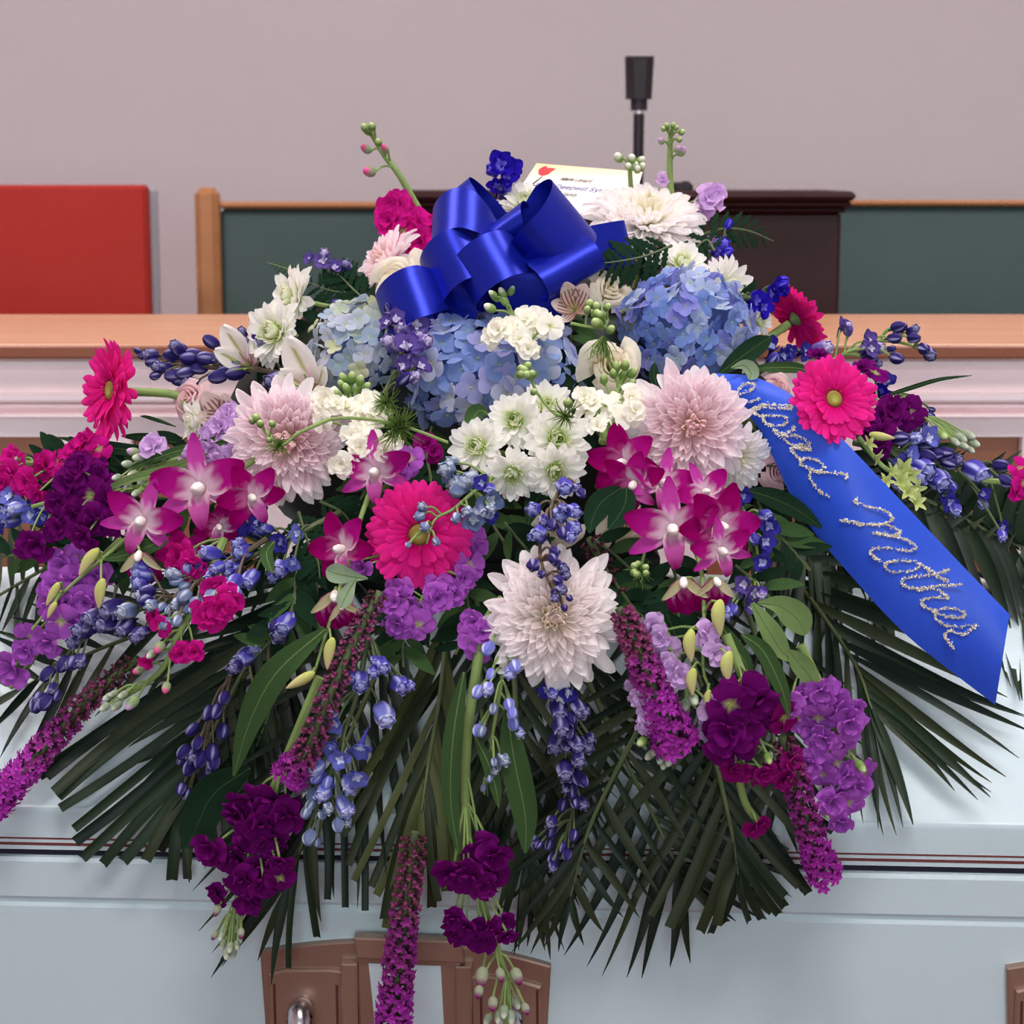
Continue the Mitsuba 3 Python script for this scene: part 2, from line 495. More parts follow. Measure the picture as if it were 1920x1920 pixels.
def extr(prof, xa, xb, n=1):
    """profile (y, z) swept along the casket"""
    prof = np.asarray(prof, float)
    m = len(prof)
    xs_ = np.linspace(xa, xb, n + 1)
    v = np.vstack([ck(np.full(m, x), prof[:, 0], prof[:, 1]) for x in xs_])
    f = []
    for i in range(n):
        for j in range(m):
            k = (j + 1) % m
            f += [[i * m + j, (i + 1) * m + j, (i + 1) * m + k], [i * m + j, (i + 1) * m + k, i * m + k]]
    for j in range(1, m - 1):
        f += [[0, j, j + 1], [n * m, n * m + j + 1, n * m + j]]
    return v, np.array(f)


cas = thing('casket', 'white casket under the flowers, with dark red pinstripes along its lid', 'casket')
part('lid', cas, extr(LIDP, -1.05, 1.05), 'casket_white', smooth=35)
part('lid_gap_shade', cas, extr([(.004, -.002), (.004, .004), (CW - .004, .004), (CW - .004, -.002)], -1.045, 1.045), 'gap_black', label='black joint under the lid')  # black strip in the lid joint, standing in for the shadow gap
zbot = .42 - zgap
part('body', cas, extr([(-.003, -.0025), (-.0055, -.006), (-.0055, zgroove + .004), (-.001, zgroove), (-.004, zgroove - .006), (-.004, zbot + .03), (.004, zbot), (CW - .004, zbot), (CW + .004, zbot + .03), (CW + .0055, -.006), (CW + .003, -.0025)], -1.05, 1.05), 'casket_white', smooth=25)
for ya, yb in ((1587, 1590), (1596.5, 1601.5)):
    part('pinstripe', cas, extr([(-.0006, zk(yb)), (-.0006, zk(ya)), (.001, zk(ya)), (.001, zk(yb))], -1.05, 1.05), 'maroon', label='thin dark red line')
bier = thing('bier', 'wheeled bier with a dark skirt carrying the casket', 'stand')
part('skirt', bier, extr([(.03, .06 - zgap), (.03, zbot - .001), (CW - .03, zbot - .001), (CW - .03, .06 - zgap)], -.95, .95), 'mahogany')
for sx in (-.85, .85):
    for sy in (.08, CW - .08):
        c = ck(sx, sy, .03 - zgap)
        part('wheel', bier, tube([c - [.012, 0, 0], c + [.012, 0, 0]], .031, 16), 'black_plastic')


def handle(cx_px, label):
    """cast handle plate on the casket's front; all lengths in photo pixels about its middle"""
    s = YC / F
    c0 = (CAM[2] + (0)) * 0
    x_mid = None
    # find the along-coordinate whose pixel is cx_px
    xs_ = np.linspace(-1, 1, 4001)
    w = ck(xs_, xs_ * 0 - .006, xs_ * 0 + zk(1840))
    d = w - CAM
    pxs = 960 + F * d[:, 0] / (d[:, 1] * CP - d[:, 2] * SP)
    x_mid = xs_[np.abs(pxs - cx_px).argmin()]

    def Q(u, v_, dep):
        u, v_ = np.asarray(u, float), np.asarray(v_, float)
        return ck(x_mid + u * s, -.004 - np.asarray(dep, float) + 0 * u, np.array([zk(1840 + q) for q in np.atleast_1d(v_)]).reshape(v_.shape))

    def slab(poly, d0, d1, bev=0.0):
        """polygon (u, v) raised from d0 to d1, its front face drawn in by bev pixels"""
        p = np.array(poly, float)
        cm = p.mean(0)
        n = len(p)
        q = p + bev * -np.sign(p - cm)
        v = np.vstack([Q(p[:, 0], p[:, 1], d0), Q(p[:, 0], p[:, 1], d1 - bev * s * .6), Q(q[:, 0], q[:, 1], d1)])
        f = []
        for a in (0, n):
            for j in range(n):
                k = (j + 1) % n
                f += [[a + j, a + k, a + n + k], [a + j, a + n + k, a + n + j]]
        tri = trimesh.creation.triangulate_polygon(__import__('shapely').Polygon(p), engine='earcut')[1]
        f += [[2 * n + a, 2 * n + b, 2 * n + c] for a, b, c in tri] + [[a, c, b] for a, b, c in tri]
        return v, np.array(f)

    h = key('handle', cas)
    labels[h] = {'label': label}
    arc = lambda u0, v0, u1, v1, bow: [(u0 + (u1 - u0) * t, v0 + (v1 - v0) * t - bow * 4 * t * (1 - t) * .25) for t in np.linspace(0, 1, 9)]
    plate = arc(-287, -55, -95, -78, 14) + arc(105, -74, 286, -40, 14) + [(272, 200), (-272, 200)]
    part('plate', h, slab(plate, 0, .009, 3), 'copper', smooth=20)
    for sg in (-1, 1):
        b0, b1 = (-280, -118) if sg < 0 else (128, 276)
        top = [(b0 + 10, -18), (b0 + 40, -26), (b1 - 30, -28), (b1, -26)] if sg < 0 else [(b0, -22), (b0 + 30, -23), (b1 - 40, -14), (b1 - 8, -6)]
        part('side_panel', h, slab(top + [(b1, 190), (b0 + 8, 190)], .008, .014, 4), 'copper', smooth=20)
        for u in ((b0 + 22), (b1 - 16)):
            part('slot', h, slab([(u - 2.5, 0), (u + 2.5, 0), (u + 4, 190), (u - 1, 190)], .0135, .0146), 'copper_dark', label='dark narrow slot')
        part('column', h, slab([(sg * 112 + 5 - 16, -46), (sg * 112 + 5 + 16, -46), (sg * 112 + 5 + 16, 190), (sg * 112 + 5 - 16, 190)], .008, .022, 3), 'copper', smooth=20)
        part('column_shade', h, slab([(sg * 91 + 5 - 6, -40), (sg * 91 + 5 + 6, -46), (sg * 91 + 5 + 6, 190), (sg * 91 + 5 - 6, 190)], .008, .016, 1), 'copper_dark')  # dark strip beside the column, its shade put into the colour
        # chrome lug: a rounded finger bent out of the plate
        u0 = -202 if sg < 0 else 208
        pts = [Q(u0, 48, .010), Q(u0, 42, .02), Q(u0, 46, .030), Q(u0, 70, .036), Q(u0 + 2, 120, .036), Q(u0 + 3, 190, .034)]
        part('lug', h, tube(smoothline([p.reshape(3) for p in pts], 14), [.0075, .0095, .0105, .011, .0112, .0112, .0112, .011, .0105, .010, .0098, .0096, .0094, .009], 18), 'chrome', smooth=60, label='rounded chrome lug')
        tp = Q(u0, 46, .026).reshape(3)
    part('head_block', h, slab([(-97, -95), (112, -92), (118, -52), (-92, -56)], .008, .022, 3), 'copper', smooth=20)
    fr = [(-92, -55), (112, -52), (118, 190), (-86, 190)]
    part('centre_frame', h, slab(fr, .008, .017, 3), 'copper', smooth=20)
    part('inset', h, slab([(-70, -45), (62 + 10, -43), (78, 76), (-58, 76)], .0165, .0178, 1), 'casket_white', label='white square inset')
    part('lower_frame', h, slab([(-90, 78), (104, 78), (104, 98), (-90, 98)], .0165, .0185, 1), 'copper_dark')
    bar = [Q(u, 215, .034).reshape(3) for u in (-330, 340)]
    part('bar', h, tube(bar, .011, 18), 'copper', smooth=60, label='carrying bar')
    return h


handle(762, 'copper-coloured casket handle plate with chrome lugs and white inset, low in the middle')
handle(2165, 'copper-coloured casket handle plate cut off by the right edge')

# ================================================================ flowers: where they sit
RNG = random.Random(7)
MND = np.array([(200, 2.08), (330, 2.06), (450, 2.00), (600, 1.925), (800, 1.84), (1000, 1.765), (1150, 1.71), (1300, 1.69), (1600, 1.695), (1920, 1.70)])


def D(px, py, off=0.0):
    """depth of the spray's front surface"""
    y = np.interp(py, MND[:, 0], MND[:, 1]) + .10 * max(0, abs(px - 960) - 420) / 500 - .07 * (px - 960) * 1.8 / F
    return min(y, lid_depth(px, py) - .035) - off


def PD(px, py, off=0.0):
    return P(px, py, D(px, py, off))


def N3(r, t, u):
    """direction from (right, toward the camera, up)"""
    return nrm([r, -t, u])


def rvec(rng, a=1.0):
    return np.array([rng.uniform(-a, a) for _ in range(3)])


BALL8 = ball(8, 6)

# ---------------------------------------------------------------- gerberas
PINK_G = grad([(0, (198, 12, 104)), (.25, (226, 22, 128)), (1, (238, 48, 152))])
for i in range(3):
    proto(f'gerbera_petal_{i}', sheet(1, 1, lambda t: np.minimum(1, np.minimum(.42 + t * 1.1, ((1.004 - t) * 7) ** .5)), PINK_G, a0=(.16, .05, .0)[i], curl=(-.45, -.25, .35)[i], cup=-.09, nu=8, nv=4, ruf=.02, seed=i))


def ray_tuft(n, r0, r1, hgt, cols, seed, wd=.012):
    rng = np.random.RandomState(seed)
    out = []
    for i in range(n):
        a = rng.rand() * 6.283
        r = r0 + (r1 - r0) * rng.rand()
        v, f, c = sheet(1, 1, lambda t: 1 - .55 * t, nu=3, nv=1, a0=1.25, curl=-.9)
        v = xf(rz(a) @ tr(r, 0, 0) @ scl(hgt * (.7 + .6 * rng.rand()), wd, hgt), v)
        out.append((v, f, np.tile(lin(*cols[rng.randint(len(cols))]), (len(v), 1))))
    return cat(out)


proto('gerbera_rays', ray_tuft(150, .17, .34, .13, [(214, 30, 110), (176, 24, 84), (228, 90, 120)], 3, .02))
ev, ef = lathe([(0.0001, .05), (.06, .055), (.12, .07), (.17, .055), (.2, .0), (.0001, -.02)], 20)
er = np.hypot(ev[:, 0], ev[:, 1])
proto('gerbera_eye', (ev, ef, np.where(er[:, None] > .11, lin(150, 120, 56), lin(158, 164, 76))), 'petal_solid')
cv, cf = lathe([(.0001, -.16), (.05, -.16), (.11, -.10), (.17, -.03), (.2, .015), (.0001, .02)], 16)
proto('green_calyx', (cv, cf, np.tile(lin(104, 118, 76), (len(cv), 1))), 'petal_solid')


def stem_to(parent, p0, N, r=.0035, mat='stem_green', dest=None, nm='stem'):
    """a stem from behind a flower head into the heart of the spray"""
    p0 = np.asarray(p0, float)
    q = np.array([.0 + p0[0] * .35, 2.02, PD(960, 800)[2] - .02]) if dest is None else np.asarray(dest, float)
    m = p0 - nrm(N) * .06
    return part(nm, parent, tube(smoothline([p0 - nrm(N) * .004, m, (m + q) / 2, q], 12), r, 7), mat, smooth=50)


def gerbera(label, px, py, Y, dpx, N, seed=0, dest=None, droop=0.0):
    k = thing('gerbera_daisy', label, 'flower')
    R = ms(dpx / 2, Y)
    B = frame(P(px, py, Y), N, R, seed)
    rng = random.Random(seed)
    for n, L, W, el, r0, z in ((38, .80, .20, .02, .2, 0), (30, .66, .19, .13, .2, .03), (22, .42, .15, .32, .2, .05)):
        for i in range(n):
            a = 2 * math.pi * (i + rng.uniform(-.25, .25)) / n
            M = B @ rz(a) @ tr(r0, 0, z) @ ry(-el - rng.uniform(-.09, .09) + droop) @ rx(rng.uniform(-.2, .2)) @ scl(L * rng.uniform(.93, 1.04), W, L)
            inst('petal', k, f'proto_gerbera_petal_{rng.randrange(3)}', M)
    inst('ray_florets', k, 'proto_gerbera_rays', B, 'fringe of dark pink ray florets around the eye', stuff=True)
    inst('eye', k, 'proto_gerbera_eye', B, 'yellow-green eye')
    inst('calyx', k, 'proto_green_calyx', B)
    stem_to(k, xf(B, np.array([[0, 0, -.14]]))[0], N, .0042, dest=dest)
    return k


gerbera('large hot pink gerbera facing front, left of the lowest pale chrysanthemum', 786, 1002, D(786, 1002, .035), 212, N3(-.10, 1, .12), 1)
gerbera('hot pink gerbera overlapping the upper edge of the blue lettered ribbon', 1563, 748, 1.795, 176, N3(.30, 1, .38), 2)
gerbera('hot pink gerbera seen from the side, leftmost and reaching out over the rail', 208, 732, 1.93, 196, N3(-.78, .56, .12), 3, dest=PD(380, 800, -.03))
gerbera('dusky pink gerbera seen from behind, at the upper right of the spray', 1492, 598, 2.0, 150, N3(.72, -.38, .45), 4, dest=PD(1380, 680, -.05))

# ---------------------------------------------------------------- big chrysanthemums
spoon = lambda t: np.minimum(1, .38 + .75 * t) * np.minimum(1, ((1.003 - t) * 4.5) ** .5)
MUM = {'pink': [(246, 222, 206), (246, 216, 222), (248, 224, 232), (254, 246, 248)], 'pale': [(244, 236, 206), (248, 236, 232), (250, 240, 240), (254, 250, 250)], 'white': [(242, 238, 196), (248, 244, 232), (250, 246, 244), (252, 248, 248)]}
for nm, (c0, c1, c2, c3) in MUM.items():
    proto(f'mum_{nm}_inner', sheet(1, 1, spoon, grad([(0, (226, 222, 160)), (.4, c0), (1, c1)]), a0=0, curl=1.2, cup=.35, nu=6, nv=4), 'petal_soft')
    proto(f'mum_{nm}_mid', sheet(1, 1, spoon, grad([(0, c0), (.4, c1), (1, c3)]), a0=-.2, curl=.85, cup=.28, nu=6, nv=4), 'petal_soft')
    proto(f'mum_{nm}_outer', sheet(1, 1, spoon, grad([(0, c1), (.5, c2), (1, c3)]), a0=.0, curl=.35, cup=.22, nu=7, nv=4, ruf=.03, seed=4), 'petal_soft')
    proto(f'mum_{nm}_long', sheet(1, 1, spoon, grad([(0, c1), (.5, c3), (1, c3)]), a0=.25, curl=-.5, cup=.16, nu=7, nv=4, ruf=.03, seed=9), 'petal_soft')


def chrysanthemum(label, px, py, Y, dpx, N, kind, seed=0, n=190, squash=1.0, group=None):
    k = thing('chrysanthemum', label, 'flower', group)
    R = ms(dpx / 2, Y)
    B = frame(P(px, py, Y), N, [R, R, R * squash], seed * 1.7)
    rng = random.Random(seed + 50)
    for i in range(n):
        u = (i + .5) / n
        th = 1.72 * u ** .56                                   # angle from the flower's axis
        a = i * 2.39996 + rng.uniform(-.12, .12)
        L = (.30 + .62 * u ** .8) * rng.uniform(.88, 1.12)
        W = .085 + .185 * u
        zone = 'inner' if u < .2 else 'mid' if u < .6 else 'outer'
        if u > .86:
            zone = 'long' if rng.random() < .6 else 'outer'
            L *= rng.uniform(.92, 1.14)
        r0 = .10 + .06 * u
        # the receptacle sits below, the petals fan out from it
        M = B @ rz(a) @ tr(r0 * math.sin(th), 0, -.12 + .14 * math.cos(th)) @ ry(th - math.pi / 2 + rng.uniform(-.10, .10) + (.18 if zone in ('mid', 'inner') else 0)) @ rx(rng.uniform(-.25, .25)) @ scl(L, W * rng.uniform(.85, 1.15), L)
        inst('petal', k, f'proto_mum_{kind}_{zone}', M)
    inst('eye', k, 'proto_daisy_eye', B @ tr(0, 0, .10) @ scl(.32, .32, .6), 'yellow-green eye')
    inst('calyx', k, 'proto_green_calyx', B @ tr(0, 0, -.18) @ scl(.8, .8, .8))
    stem_to(k, xf(B, np.array([[0, 0, -.3]]))[0], N, .004)
    return k


chrysanthemum('large pale pink chrysanthemum left of centre, a thin green stem lying across it', 540, 828, D(540, 828, .03), 236, N3(-.22, 1, .02), 'pink', 1, 265)
chrysanthemum('large pale pink chrysanthemum with peach heart, beside the upper end of the lettered ribbon', 1297, 800, D(1297, 800, .045), 230, N3(.08, 1, .10), 'pink', 2, 265)
chrysanthemum('white chrysanthemum with blush centre, lowest of the big ones', 1038, 1158, D(1038, 1158, .045), 262, N3(0, 1, .30), 'pale', 3, 285)
chrysanthemum('large white chrysanthemum at the very top of the spray, in front of the card', 1214, 408, 2.035, 218, N3(.12, .40, .92), 'white', 4, 260)
chrysanthemum('pale pink chrysanthemum half hidden left of the bow, turned away to the left', 722, 488, 2.03, 150, N3(-.75, .35, .55), 'pink', 5, 120)
chrysanthemum('greyish white chrysanthemum peeping out below the peach-hearted pink one', 1376, 858, D(1376, 858, .0), 150, N3(.3, 1, -.25), 'white', 6, 120)

# ---------------------------------------------------------------- small white daisy chrysanthemums
dp = lambda t: np.minimum(1, .5 + .6 * t) * np.minimum(1, ((1.003 - t) * 4) ** .6)
WH = grad([(0, (220, 228, 170)), (.3, (244, 244, 234)), (1, (252, 250, 248))])
for i in range(2):
    proto(f'daisy_petal_{i}', sheet(1, 1, dp, WH, a0=(.1, .2)[i], curl=(.25, -.3)[i], cup=.2, nu=5, nv=3, ruf=.02, seed=i), 'petal_soft')
    proto(f'daisy_short_{i}', sheet(1, 1, dp, grad([(0, (190, 206, 110)), (.6, (228, 234, 196)), (1, (242, 242, 226))]), a0=(.2, 0)[i], curl=1.0, cup=.35, nu=4, nv=2), 'petal_soft')
bv = []
for i in range(46):
    r, a = .30 * math.sqrt((i + .5) / 46), i * 2.39996
    bv.append((BALL8[0] * [.042, .042, .06] + [r * math.cos(a), r * math.sin(a), .13 - r * r * .9], BALL8[1], np.tile(lin(178, 200, 104) if r > .12 else lin(150, 182, 86), (len(BALL8[0]), 1))))
proto('daisy_eye', cat(bv), 'petal_solid')


def daisy(label, px, py, Y, dpx, N, seed=0, n=58, group=None):
    k = thing('white_daisy', label, 'flower', group)
    R = ms(dpx / 2, Y)
    B = frame(P(px, py, Y), N, R, seed)
    rng = random.Random(seed + 90)
    for i in range(n):
        u = (i + .5) / n
        a = i * 2.39996
        if u < .35:
            M = B @ rz(a) @ tr(.16, 0, .06) @ ry(-1.0 + u * 1.2) @ scl(.40 + .34 * u, .24, .5)
            inst('petal', k, f'proto_daisy_short_{i % 2}', M)
        else:
            el = .62 - .75 * (u - .35) / .65
            M = B @ rz(a + rng.uniform(-.1, .1)) @ tr(.14, 0, .02 - .1 * u) @ ry(-el + rng.uniform(-.1, .1)) @ rx(rng.uniform(-.2, .2)) @ scl(.80 * rng.uniform(.9, 1.15), .34, .8)
            inst('petal', k, f'proto_daisy_petal_{i % 2}', M)
    inst('eye', k, 'proto_daisy_eye', B @ tr(0, 0, .02), 'green button eye')
    inst('calyx', k, 'proto_green_calyx', B @ tr(0, 0, -.08))
    stem_to(k, xf(B, np.array([[0, 0, -.2]]))[0], N, .0025)
    return k


daisy('white daisy with green eye, upper left of the tight cluster below the middle hydrangea', 966, 790, D(966, 790, .055), 120, N3(-.2, 1, .4), 1)
daisy('white daisy with green eye, topmost of the front cluster, half under the whiskery sprig', 1024, 768, D(1024, 768, .04), 116, N3(.1, .9, .7), 2)
daisy('white daisy with the broadest green eye, right middle of the front cluster', 1043, 824, D(1043, 824, .06), 140, N3(.2, 1, .2), 3)
daisy('white daisy at the left end of the front cluster, next to a small folded leaf', 898, 838, D(898, 838, .05), 124, N3(-.5, 1, .25), 4)
daisy('white daisy pointing down, lowest of the front cluster', 962, 886, D(962, 886, .055), 118, N3(-.1, 1, -.35), 5)
daisy('white daisy at the lower right of the front cluster, above the hanging navy buds', 1040, 880, D(1040, 880, .055), 124, N3(.2, 1, -.2), 6)
daisy('white daisy turned to the left against the green pew', 556, 560, 1.99, 136, N3(-.85, .45, .3), 7, 80)
daisy('cream white daisy on the left, just above the white lily petals', 520, 625, 1.96, 138, N3(-.65, .75, .2), 8, 80)
daisy('white daisy right below the top chrysanthemum', 1276, 500, 1.985, 112, N3(.3, .6, .75), 9)
daisy('large white daisy facing right, above the right-hand blue hydrangea', 1352, 548, 1.98, 146, N3(.78, .5, .25), 10, 80)
daisy('small white daisy at the right, beside the gerbera seen from behind', 1418, 602, 1.955, 70, N3(.7, .7, .1), 11)
daisy('white daisy peeking over the bow in front of the card', 985, 388, 2.075, 110, N3(0, .6, .8), 12)
daisy('white daisy seen edge-on at the left, beside the gerbera stem', 372, 790, 1.90, 96, N3(-.9, .35, .0), 13)
daisy('white daisy tucked beside the right white stock, left of the peach-hearted chrysanthemum', 1158, 772, D(1158, 772, .02), 80, N3(0, 1, -.2), 14)

# ---------------------------------------------------------------- hydrangeas
HYD = {'blue': [(158, 180, 230), (144, 168, 226), (180, 192, 234), (176, 178, 230), (208, 212, 236)], 'deep': [(130, 158, 220), (118, 144, 214), (150, 170, 228), (142, 146, 220), (186, 200, 234)],
       'pale': [(190, 204, 218), (206, 216, 206), (222, 226, 190), (170, 190, 214), (200, 206, 226)]}


def hyd_floret(c, seed):
    rng = random.Random(seed)
    out = []
    c = np.array(c, float)
    for i in range(4):
        cc = np.clip(c + rng.uniform(-8, 8), 0, 255)
        v, f, col = sheet(1, 1.0, lambda t: np.minimum(1, .3 + 1.6 * t) * np.minimum(1, ((1.01 - t) * 3.2) ** .55), grad([(0, tuple(np.clip(cc + [14, 16, -20], 0, 255))), (.35, tuple(cc)), (1, tuple(np.clip(cc + [10, 8, 4], 0, 255)))]),
                          a0=.45, curl=-.5, cup=rng.uniform(-.25, .2), nu=5, nv=4, ruf=.05, seed=seed + i)
        out.append((xf(rz(i * math.pi / 2 + rng.uniform(-.15, .15)) @ tr(.03, 0, rng.uniform(0, .08)) @ ry(rng.uniform(-.15, .15)), v), f, col))
    e = BALL8[0] * .07 + [0, 0, .08]
    out.append((e, BALL8[1], np.tile(lin(206, 214, 190), (len(e), 1))))
    return cat(out)


for nm, cs in HYD.items():
    for i, c in enumerate(cs):
        proto(f'hydrangea_{nm}_{i}', hyd_floret(c, i * 11), 'petal_soft')


def hydrangea(label, px, py, Y, rx_, ry_, N, kind, n, fl, seed):
    k = thing('hydrangea', label, 'flower')
    Rx, Ry, Rz = ms(rx_, Y), ms(ry_, Y), ms((rx_ + ry_) * .42, Y)
    C = P(px, py, Y + Rz * .75)
    z = nrm(N)
    rng = random.Random(seed)
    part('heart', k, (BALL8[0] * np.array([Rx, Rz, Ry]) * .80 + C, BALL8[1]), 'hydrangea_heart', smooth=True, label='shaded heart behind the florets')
    for i in range(n):
        # golden spiral over the part of the head that faces out
        cz = 1 - 1.35 * (i + .5) / n
        a = i * 2.39996
        s = math.sqrt(max(0, 1 - cz * cz))
        d = frame([0, 0, 0], z)[:3, :3] @ [s * math.cos(a), s * math.sin(a), cz]
        p = C + d * [Rx, Rz, Ry] * rng.uniform(.84, 1.09)
        nn = nrm(d / [Rx, Rz, Ry] * Rx + rvec(rng, .75))
        inst('floret', k, f'proto_hydrangea_{kind}_{rng.randrange(5)}', frame(p, nn, ms(fl, Y) * rng.uniform(.85, 1.15), rng.uniform(0, 6)))
    stem_to(k, C, N, .005)


hydrangea('pale blue-green and cream hydrangea head, left of the bow tail', 672, 664, D(672, 664, .01), 88, 94, N3(-.15, 1, .3), 'pale', 95, 20, 1)
hydrangea('broad light blue hydrangea head in the middle below the bow', 925, 700, D(925, 700, .02), 160, 108, N3(-.05, 1, .25), 'blue', 110, 32, 2)
hydrangea('deeper blue hydrangea head on the right, above the peach-hearted pink chrysanthemum', 1285, 612, D(1285, 612, .02), 118, 100, N3(.1, 1, .3), 'deep', 110, 24, 3)

# ---------------------------------------------------------------- roses
ROSE_N = 17


def rose_petal(u, c0, c1, seed):
    """one petal wrapped about the rose's axis (z): u = 0 innermost, 1 outermost"""
    nt, ns = 9, 9
    t, q = np.meshgrid(np.linspace(0, 1, nt + 1), np.linspace(-1, 1, ns + 1), indexing='ij')
    hw = 1.5 - .62 * u
    rb, rt = .03 + .22 * u, .07 + .62 * u
    fl = .02 + .34 * u ** 1.4
    zt = .20 - .34 * u ** 1.5
    top = 1 - .30 * np.abs(q) ** 3 * (.4 + .6 * u)
    z = -.72 + (zt + .72) * np.minimum(1, t * 1.12) * top
    r = rb + (rt - rb) * np.sin(np.minimum(1, t * 1.15) * np.pi / 2) ** .9 + fl * np.clip((t - .72) / .28, 0, 1) ** 1.5
    z = z - (.02 + .20 * u) * np.clip((t - .80) / .20, 0, 1) ** 1.5
    nz = meshkit.noise(np.stack([t * 3 + seed, q * 2.5 + seed * 2.7, t * 0 + seed], -1), seed) - .5
    r = r * (1 + .10 * q) + nz * .10 * t * (.3 + u)
    an = q * hw * (.55 + .45 * np.sqrt(t)) * (1 - .12 * t ** 4)
    v = np.stack([r * np.cos(an), r * np.sin(an), z + nz * .06 * t], -1).reshape(-1, 3)
    return v, gridf(nt, ns), grad([(0, (196, 206, 140)), (.3, c0), (.75, c1), (1, c1)])(t.ravel())


for nm, c0, c1 in (('cream', (234, 222, 182), (248, 241, 224)), ('pink', (222, 172, 172), (240, 208, 210))):
    for i in range(ROSE_N):
        proto(f'rose_{nm}_{i}', rose_petal(i / (ROSE_N - 1), c0, c1, i + 1), 'petal_soft')


def rose(label, px, py, Y, dpx, N, kind='cream', seed=0):
    k = thing('rose', label, 'flower')
    B = frame(P(px, py, Y), N, ms(dpx / 2, Y), seed)
    rng = random.Random(seed)
    for i in range(ROSE_N):
        s = rng.uniform(.96, 1.05)
        inst('petal', k, f'proto_rose_{kind}_{i}', B @ rz(i * 2.2 + rng.uniform(-.2, .2)) @ scl(s, s, rng.uniform(.94, 1.05)))
    inst('calyx', k, 'proto_green_calyx', B @ tr(0, 0, -.66) @ scl(1.6, 1.6, 1.2))
    stem_to(k, xf(B, np.array([[0, 0, -.85]]))[0], N, .0035)


rose('small pale yellow rose mostly hidden under the top chrysanthemum', 1212, 462, 2.03, 66, N3(0, .8, .4), 'cream', 9)
rose('cream rose open towards the front, between the middle and right hydrangeas', 1150, 682, D(1150, 682, .045), 130, N3(.05, 1, .3), 'cream', 1)
rose('cream white rose right of the bow, turned up to the right', 1146, 540, 1.955, 104, N3(.45, .8, .5), 'cream', 2)
rose('large cream rose tucked against the left side of the bow', 738, 522, 1.945, 128, N3(-.40, .80, .4), 'cream', 3)
rose('shaded cream rose low in the middle, behind the dark pointed leaves', 1165, 985, D(1165, 985, -.02), 110, N3(-.1, 1, .1), 'cream', 4)
rose('dusty pink rose at the left, under the navy delphinium spike', 350, 745, 1.955, 96, N3(-.5, .7, .3), 'pink', 5)
rose('soft pink rose half hidden by the upper end of the lettered ribbon', 1458, 728, 1.87, 84, N3(.1, .8, .5), 'pink', 6)
rose('blush rose in the gap under the lettered ribbon', 1462, 884, D(1462, 884, -.03), 84, N3(.3, 1, -.2), 'pink', 7)
rose('whitish rose in shade, low in the middle behind the hanging navy buds', 1046, 990, D(1046, 990, -.02), 96, N3(0, 1, 0), 'cream', 8)

# ---------------------------------------------------------------- flower spikes: delphinium, stock
def delph_open(c, dark, white, seed):
    rng = random.Random(seed)
    out = []
    for i in range(5):
        v, f, col = sheet(1, .86, lambda t: np.minimum(1, .25 + 1.3 * t) * np.minimum(1, ((1.01 - t) * 3) ** .6), grad([(0, white), (.22, c), (.8, c), (1, dark)]), a0=rng.uniform(.6, 1.0), curl=rng.uniform(-1.0, .4), cup=rng.uniform(.1, .6), nu=5, nv=4, ruf=.06, seed=seed + i)
        out.append((xf(rz(i * 1.2566 + rng.uniform(-.15, .15)) @ tr(.05, 0, 0) @ scl(.95, .95, .95), v), f, col))
    for i in range(4):                                            # the bee
        v, f, col = sheet(.42, .3, lambda t: np.minimum(1, .5 + t) * np.minimum(1, ((1.01 - t) * 3) ** .6), grad([(0, white), (1, white)]), a0=1.1, curl=-1.0, cup=.5, nu=3, nv=2)
        out.append((xf(rz(i * 1.57 + .5) @ tr(.03, 0, .1), v), f, col))
    v, f = tube(smoothline([[0, 0, .1], [.05, .1, -.3], [.1, .3, -.75], [.08, .55, -1.0]], 7), [.22, .2, .15, .11, .08, .06, .03], 6)
    out.append((v, f, np.tile(lin(*dark), (len(v), 1))))
    return cat(out)


def delph_bud(c, white, seed, open_=0.0):
    """closed bud along +z: folded sepals with a pale seam, a short spur behind"""
    rng = random.Random(seed)
    v, f = ball(12, 8)
    ang = np.arctan2(v[:, 1], v[:, 0])
    r = np.sqrt(np.maximum(0, 1 - v[:, 2] ** 2))
    v = v * [.5, .5, .78] * (1 + .10 * np.cos(ang * 5)[:, None] * r[:, None])
    v[:, 2] += .55
    seam = np.clip(np.cos(ang * 2.5 + .6) * 4 - 2.9, 0, 1) * r * np.clip(v[:, 2] * 1.2, 0, 1)
    col = lin(*c) * (1 - seam[:, None]) + lin(*white) * seam[:, None]
    tip = np.clip((v[:, 2] - 1.0) / .35, 0, 1)[:, None] * open_
    col = col * (1 - tip) + lin(*white) * tip
    out = [(v, f, col)]
    if open_:
        for i in range(5):
            a, b, cc = sheet(.75, .62, lambda t: np.minimum(1, .5 + t) * np.minimum(1, ((1.01 - t) * 3) ** .55), grad([(0, c), (.6, c), (.8, tuple((np.array(c) * .5 + np.array(white) * .5))), (1, white)]), a0=1.25, curl=.35, cup=.7, nu=4, nv=3, ruf=.05, seed=seed + i)
            out.append((xf(rz(i * 1.2566) @ tr(.32, 0, .55), a), b, cc))
    s, sf = tube(smoothline([[0, 0, .25], [.06, .02, -.2], [.22, .03, -.6]], 5), [.2, .17, .12, .08, .03], 5)
    out.append((s, sf, np.tile(lin(*c) * .8, (len(s), 1))))
    return cat(out)


